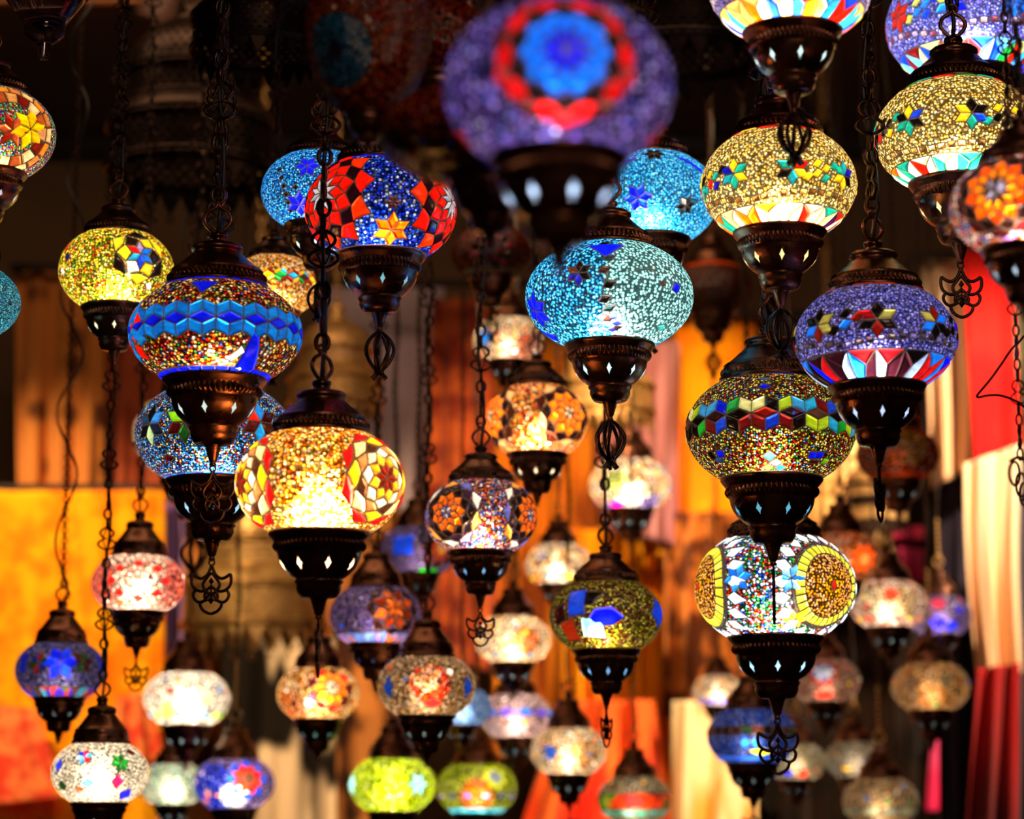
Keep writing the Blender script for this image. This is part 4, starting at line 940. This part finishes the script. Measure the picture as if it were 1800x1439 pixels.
cm = {
 'spot': cloth_mat('spotted_brown', H('c8803c'), H('5a3018'), 'spots', 14, (1, 1, .8), .22, .42),
 'terra': cloth_mat('terracotta', H('a85030'), H('80341c'), 'plain', 7),
 'gold': cloth_mat('golden_brocade', H('ffb404'), H('ff8800'), 'plain', 16, (1, 1, 1), .40, .62),
 'coral': cloth_mat('coral_paisley', H('ff9050'), H('e84830'), 'plain', 22, (1, 1, 1), .42, .60),
 'violet': cloth_mat('violet', H('a080c8'), H('8878d0'), 'plain', 8),
 'zebra': cloth_mat('striped_cream_black', H('140e0a'), H('f8e4c4'), 'zeb', 5, (1.8, 1, .55), .47, .53),
 'umber': cloth_mat('umber', H('b8783c'), H('3a1c0c'), 'plain', 14, (1, 1, .5), .42, .56),
 'mauvegrey': cloth_mat('mauve_grey', H('d8c8dc'), H('b8a8b8'), 'plain', 3),
 'rust': cloth_mat('rust', H('c4602c'), H('7c2416'), 'plain', 6, (1, 1, 2.2), .42, .6),
 'ochre': cloth_mat('ochre', H('e88c18'), H('944808'), 'plain', 9, (1.6, 1, .4), .42, .62),
 'mauve': cloth_mat('mauve_silk', H('d8a0a8'), H('b07078'), 'plain', 8, (1.6, 1, .5), .4, .6, .5),
 'saffron': cloth_mat('saffron', H('ffa800'), H('f88400'), 'plain', 5),
 'paisley': cloth_mat('brown_paisley', H('c87830'), H('5a2a0c'), 'plain', 16, (1, 1, 1), .42, .58),
 'cream': cloth_mat('cream', H('f4dca8'), H('e8a848'), 'plain', 9, (1.6, 1, .6), .48, .66),
 'orangered': cloth_mat('orange_red', H('ff7028'), H('e03010'), 'plain', 5, (1.4, 1, .5)),
 'ivory': cloth_mat('ivory', H('f8d8b0'), H('f0c090'), 'plain', 3, (2, 1, .3)),
 'red': cloth_mat('scarlet', H('ff2018'), H('e81010'), 'plain', 4),
 'gloom': cloth_mat('gloom_brown', H('24140c'), H('0e0704'), 'plain', 8, (1, 1, 1), .42, .6),
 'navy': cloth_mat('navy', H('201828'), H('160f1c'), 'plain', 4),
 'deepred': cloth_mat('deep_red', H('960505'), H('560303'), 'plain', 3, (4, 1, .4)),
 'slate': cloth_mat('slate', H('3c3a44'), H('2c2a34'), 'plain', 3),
 'sage': cloth_mat('sage', H('a09c80'), H('808068'), 'plain', 3),
 'pink': cloth_mat('magenta', H('ff5088'), H('f02868'), 'plain', 6),
}
cloth('hanging_shawl', 'brown shawl with dark spots on the left, above the golden cloth', 'shawl', Q(28, 182, 470, 875), 5.0, cm['spot'], 3, .02, 1, group=GR)
cloth('hanging_shawl', 'terracotta brown shawl between the spotted shawl and the blue star lamp', 'shawl', Q(176, 296, 560, 875), 5.05, cm['terra'], 2, .02, 2, group=GR)
cloth('hanging_cloth', 'bright golden yellow cloth filling the lower left', 'cloth', Q(-60, 290, 862, 1500), 4.85, cm['gold'], 4, .010, 3, group=GR)
cloth('hanging_cloth', 'coral patterned cloth in the bottom left corner', 'cloth', ((-60, 60), (-60, 120), (1235, 1245), (1420, 1400)), 4.78, cm['coral'], 2, .008, 4, group=GR)
cloth('hanging_cloth', 'coral patterned cloth right of the coral corner piece, behind the white scrap lamp cap', 'cloth', ((205, 262), (200, 290), (1225, 1215), (1330, 1340)), 4.78, cm['coral'], 2, .008, 5, group=GR)
cloth('hanging_scarf', 'narrow violet scarf at the right edge of the golden cloth', 'scarf', Q(286, 322, 850, 1190), 4.9, cm['violet'], 2, .012, 6, group=GR)
cloth('hanging_cloth', 'cream and black striped cloth at the bottom, left of centre', 'cloth', Q(392, 590, 1120, 1500), 5.0, cm['zebra'], 2, .015, 7, group=GR)
cloth('hanging_shawl', 'dark brown mottled shawl behind the widest brass lantern', 'shawl', Q(300, 700, 850, 1500), 5.2, cm['umber'], 4, .02, 8, group=GR)
cloth('hanging_cloth', 'plain mauve grey cloth in the middle, under the red and blue lamp', 'cloth', Q(560, 780, 500, 900), 5.36, cm['mauvegrey'], 2, .01, 9, group=GR)
cloth('hanging_scarf', 'rust red scarf left of the glowing orange lamp', 'scarf', Q(762, 862, 525, 1180, 740, 880), 5.1, cm['rust'], 3, .03, 10, group=GR)
cloth('hanging_shawl', 'ochre shawl right of the rust red scarf', 'shawl', Q(862, 1050, 600, 1330), 5.30, cm['ochre'], 6, .025, 11, group=GR)
cloth('hanging_scarf', 'mauve silk scarf under the cyan ring bead lamp', 'scarf', ((1040, 1195), (1060, 1190), (600, 600), (930, 960)), 5.0, cm['mauve'], 5, .03, 12, group=GR)
cloth('hanging_cloth', 'saffron orange cloth behind the cube band lamp', 'cloth', Q(1186, 1330, 555, 905), 5.05, cm['saffron'], 2, .012, 13, group=GR)
cloth('hanging_shawl', 'brown paisley shawl below the saffron orange cloth', 'shawl', Q(1168, 1330, 900, 1260), 5.02, cm['paisley'], 4, .02, 14, group=GR)
cloth('hanging_cloth', 'saffron cloth with long folds behind the dark olive lamp', 'cloth', Q(990, 1200, 930, 1500), 5.16, cm['saffron'], 6, .03, 15, group=GR)
cloth('hanging_scarf', 'orange red scarf at the bottom, under the dark olive lamp', 'scarf', ((990, 1150), (900, 1190), (1230, 1230), (1500, 1500)), 4.95, cm['orangered'], 3, .03, 16, group=GR)
cloth('hanging_cloth', 'cream cloth at the bottom, left of the blue striped lamp', 'cloth', Q(1182, 1330, 1232, 1500), 4.9, cm['cream'], 2, .02, 17, group=GR)
cloth('hanging_cloth', 'ivory cloth with a slanted hem, right of the lilac lamp', 'cloth', ((1622, 1712), (1640, 1712), (462, 440), (858, 818)), 4.75, cm['ivory'], 2, .02, 18, group=GR)
cloth('hanging_cloth', 'scarlet cloth with a slanted hem on the right', 'cloth', ((1690, 1778), (1712, 1792), (440, 440), (815, 785)), 4.7, cm['red'], 1, .008, 19, group=GR)
cloth('hanging_cloth', 'grey green strip of cloth right of the scarlet cloth', 'cloth', Q(1768, 1860, 440, 830), 4.8, cm['sage'], 2, .02, 20, group=GR)
cloth('curtain', 'long ivory curtain on the right below the scarlet cloth', 'curtain', ((1694, 1796), (1722, 1800), (815, 780), (1185, 1185)), 4.55, cm['ivory'], 2, .02, 21, sway=-8)
cloth('curtain', 'nearly black brown sheet added as shade behind the lamps at the lower right', 'curtain', Q(1325, 1665, 562, 1500), 5.16, cm['gloom'], 9, .02, 30)  # made-up sheet, its near black colour stands for the unlit background
cloth('curtain', 'dark navy sheet added as shade in the gap beside the long ivory curtain', 'curtain', Q(1652, 1740, 835, 1500), 4.85, cm['navy'], 2, .02, 22)  # made-up sheet, its dark colour stands for the shade in the gap
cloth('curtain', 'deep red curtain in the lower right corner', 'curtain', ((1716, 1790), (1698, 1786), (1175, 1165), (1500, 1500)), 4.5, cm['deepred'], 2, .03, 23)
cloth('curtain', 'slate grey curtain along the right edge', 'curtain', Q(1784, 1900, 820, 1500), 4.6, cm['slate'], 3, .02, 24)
cloth('hanging_scarf', 'magenta scarf right of the burnt orange lamp', 'scarf', ((1578, 1624), (1590, 1622), (960, 965), (1010, 1025)), 5.14, cm['pink'], 1, .008, 25, group=GR)
cloth('hanging_scarf', 'small dull pink scarf above the magenta scarf', 'scarf', ((1548, 1625), (1552, 1622), (922, 926), (945, 948)), 5.14, cm['pink'], 2, .008, 26, group=GR)
cloth('hanging_scarf', 'long narrow pink scarf left of the deep red curtain', 'scarf', ((1640, 1656), (1628, 1664), (1280, 1280), (1425, 1425)), 5.11, cm['pink'], 1, .01, 27, group=GR)

# ------------------------------------------------------------------ room
M_WALL = plain_mat('plaster_brown', (0.26, 0.15, 0.08), .9, 0, .3, 3)
M_CEILM = plain_mat('ceiling_brown', (0.10, 0.055, 0.035), .9, 0, .3, 2)
M_FLOORM = plain_mat('floor_tiles', (0.12, 0.08, 0.06), .6, 0, .3, 3)
M_BEAM = plain_mat('dark_beam', (0.015, 0.009, 0.007), .7, 0, .3, 3)
def struct(name, lo, hi, mat, label=None):
    c = (Vector(lo)+Vector(hi))/2; mb = MB(); box(mb, Vector(lo)-c, Vector(hi)-c)
    o = link(name, mb.mesh(name, mat, False), None, c); o['kind'] = 'structure'
    if label: o['label'] = label
    return o
YB = 5.55
struct('wall_back', (-2.6, YB, 0), (2.6, YB+.1, CEIL+.05), M_WALL)
struct('wall_left', (-2.7, -2.5, 0), (-2.6, YB+.1, CEIL+.05), M_WALL)
struct('wall_right', (2.6, -2.5, 0), (2.7, YB+.1, CEIL+.05), M_WALL)
struct('wall_front', (-2.7, -2.6, 0), (2.7, -2.5, CEIL+.05), M_WALL)
struct('ceiling', (-2.7, -2.6, CEIL), (2.7, YB+.1, CEIL+.12), M_CEILM)
struct('floor', (-2.7, -2.6, -.1), (2.7, YB+.1, 0), M_FLOORM)
struct('trim_1', (-2.6, YB-.06, P(100, 225, 5.6).z-.04), (2.6, YB, P(100, 225, 5.6).z+.03), M_BEAM)

def rail(label, px0, px1, py, d):
    a = P(px0, py, d); b = P(px1, py, d)
    mb = MB(); 
    v = [( (a.x-b.x)/2, 0, 0), ((b.x-a.x)/2, 0, 0)]
    tube(mb, np.linspace(v[0], v[1], 6), .009, seg=10)
    for x in (v[0][0]*.96, v[1][0]*.96): tube(mb, [(x, 0, 0), (x, (YB-a.y)*.5, .0), (x, YB-a.y-.002, 0)], .006, seg=8)
    o = link('hanging_rail', mb.mesh('hanging_rail', M_BEAM), None, (a+b)/2); tagp(o, label, 'rail', 'wall rails carrying the cloths')
rail('dark rail above the spotted shawl on the left', 20, 330, 470, 5.0)
rail('dark rail above the golden yellow cloth', -60, 330, 858, 4.85)
rail('dark rail behind the red and blue lamp bowl', 540, 1060, 498, 5.15)
rail('dark rail above the saffron orange cloth', 1060, 1500, 552, 5.05)
rail('dark rail above the ivory cloth with the slanted hem', 1600, 1900, 450, 4.76)

# ceiling rail with a small spot lamp, top left
a = P(170, 2, 4.4); mb = MB(); tube(mb, np.linspace((-.30, 0, 0), (.22, 0, -.0), 6), .008, seg=8)
tube(mb, [(-.25, 0, 0), (-.25, 0, CEIL-a.z-.002)], .004, seg=6); tube(mb, [(.20, 0, 0), (.20, 0, CEIL-a.z-.002)], .004, seg=6)
o = link('track_rail', mb.mesh('track_rail', plain_mat('copper_rail', (.35, .14, .05), .4, .6)), None, a); tagp(o, 'thin copper coloured rail at the top edge, upper left', 'rail')
a = P(282, 12, 4.35); root = empty('track_spotlight', a, 'small unlit dusty pink spotlight hanging from the thin rail at the top left', 'spotlight')
M_PK = plain_mat('dusty_enamel', (.20, .11, .09), .5)
mb = MB(); lathe(mb, [(.001, .06), (.02, .06), (.024, .03), (.034, .0), (.036, -.03), (.030, -.032), (.028, -.01), (.001, 0)], 32); link('lamp_head', mb.mesh('lamp_head', M_PK), root, rot=(.1, .45, 0))
mb = MB(); tube(mb, [(0, 0, .05), (.002, 0, .09), (.0, 0, CEIL-a.z-.002)], .007, seg=8); link('stem', mb.mesh('stem', M_PK), root)
mb = MB(); tube(mb, [(.0, 0, -.03), (.006, 0, -.06), (.016, 0, -.085)], .007, seg=8); link('clip', mb.mesh('clip', M_PK), root)

# clear twisted glass drop, top left
m, nt, out = newmat('clear_glass'); gb = nd(nt, 'ShaderNodeBsdfGlass'); gb.inputs['Roughness'].default_value = .03; gb.inputs[0].default_value = (.9, .88, 1, 1); nt.links.new(gb.outputs[0], out.inputs[0])
M_CLEAR = m
dd = 2.45; loc = P(80, 0, dd); s = dd/FPX
root = empty('glass_drop_lamp', loc, 'unlit clear glass lamp with a twisted drop at its foot, in the top left corner', 'lamp')
mb = MB(); lathe(mb, [(r_*s, z_*s) for r_, z_ in [(40, 70), (78, 50), (82, 20), (70, 0), (52, -25), (38, -42), (34, -52), (36, -58), (34, -66), (22, -76), (12, -80)]], 64); link('glass_shade', mb.mesh('glass_shade', M_CLEAR), root)
prof = []
for i in range(7): prof += [((15-i*.9)*s, (-80-i*3.6)*s), ((11.5-i*.9)*s, (-81.8-i*3.6)*s)]
prof += [(9*s, -105*s), (7*s, -109*s), (.0005, -111*s)]
mb = MB(); lathe(mb, prof, 32); link('twisted_tip', mb.mesh('twisted_tip', M_CLEAR), root)
mb = MB(); lathe(mb, [(.001, 100*s), (12*s, 98*s), (30*s, 84*s), (44*s, 72*s), (46*s, 66*s), (40*s, 64*s)], 48); link('top_cap', mb.mesh('top_cap', M_COPPER), root)
mb = MB(); tube(mb, [(0, 0, 96*s), (0, 0, .3), (0, 0, CEIL-loc.z)], .002, seg=6); link('chain', chain_mesh(1.2, (CEIL-loc.z)/.07-.1, 'ring', M_DARKCHAIN), root, scale=.07)
link('electric_cord', mb.mesh('electric_cord', M_CORD), root)

# bent wire and chain, right edge
dd = 2.6
pts = [(1800, 590), (1790, 602), (1777, 615), (1760, 640), (1742, 665), (1728, 682), (1718, 694), (1720, 698), (1735, 695), (1752, 694), (1770, 698), (1788, 706), (1802, 716)]
c0 = P(1760, 660, dd); W3 = [np.array(P(x, y, dd)-c0) for x, y in pts]
mb = MB(); tube(mb, catmull(W3, 4), .0013, seg=8)
o = link('bent_wire', mb.mesh('bent_wire', M_DARKCHAIN), None, c0); tagp(o, 'black wire bent into a sharp hook at the right edge, before the scarlet cloth', 'wire')
loc = P(1797, 880, 2.2); aa = .05
root = empty('hanging_chain', loc, 'dark thin chain with an openwork cluster at its foot, running down the right edge', 'chain')
mb = MB()
for k in range(3):
    x = (-.12, .0, .08)[k]; z = (.5, .3, .12)[k]
    t = np.arange(14)/14*2*pi; tube(mb, np.stack([x+.10*np.cos(t), 0*t+.02*k, z+.22*np.sin(t)], -1), .026, True, 6)
tube(mb, catmull([(-.2, 0, .72), (-.05, 0, .8), (.1, .02, .7), (.12, 0, .2), (.02, 0, 0)], 5), .03, seg=6)
link('openwork_cluster', mb.mesh('openwork_cluster', M_DARKCHAIN), root, scale=aa)
link('links', chain_mesh(.75, (CEIL-loc.z)/aa-.1, 'ornate', M_DARKCHAIN), root, scale=aa)
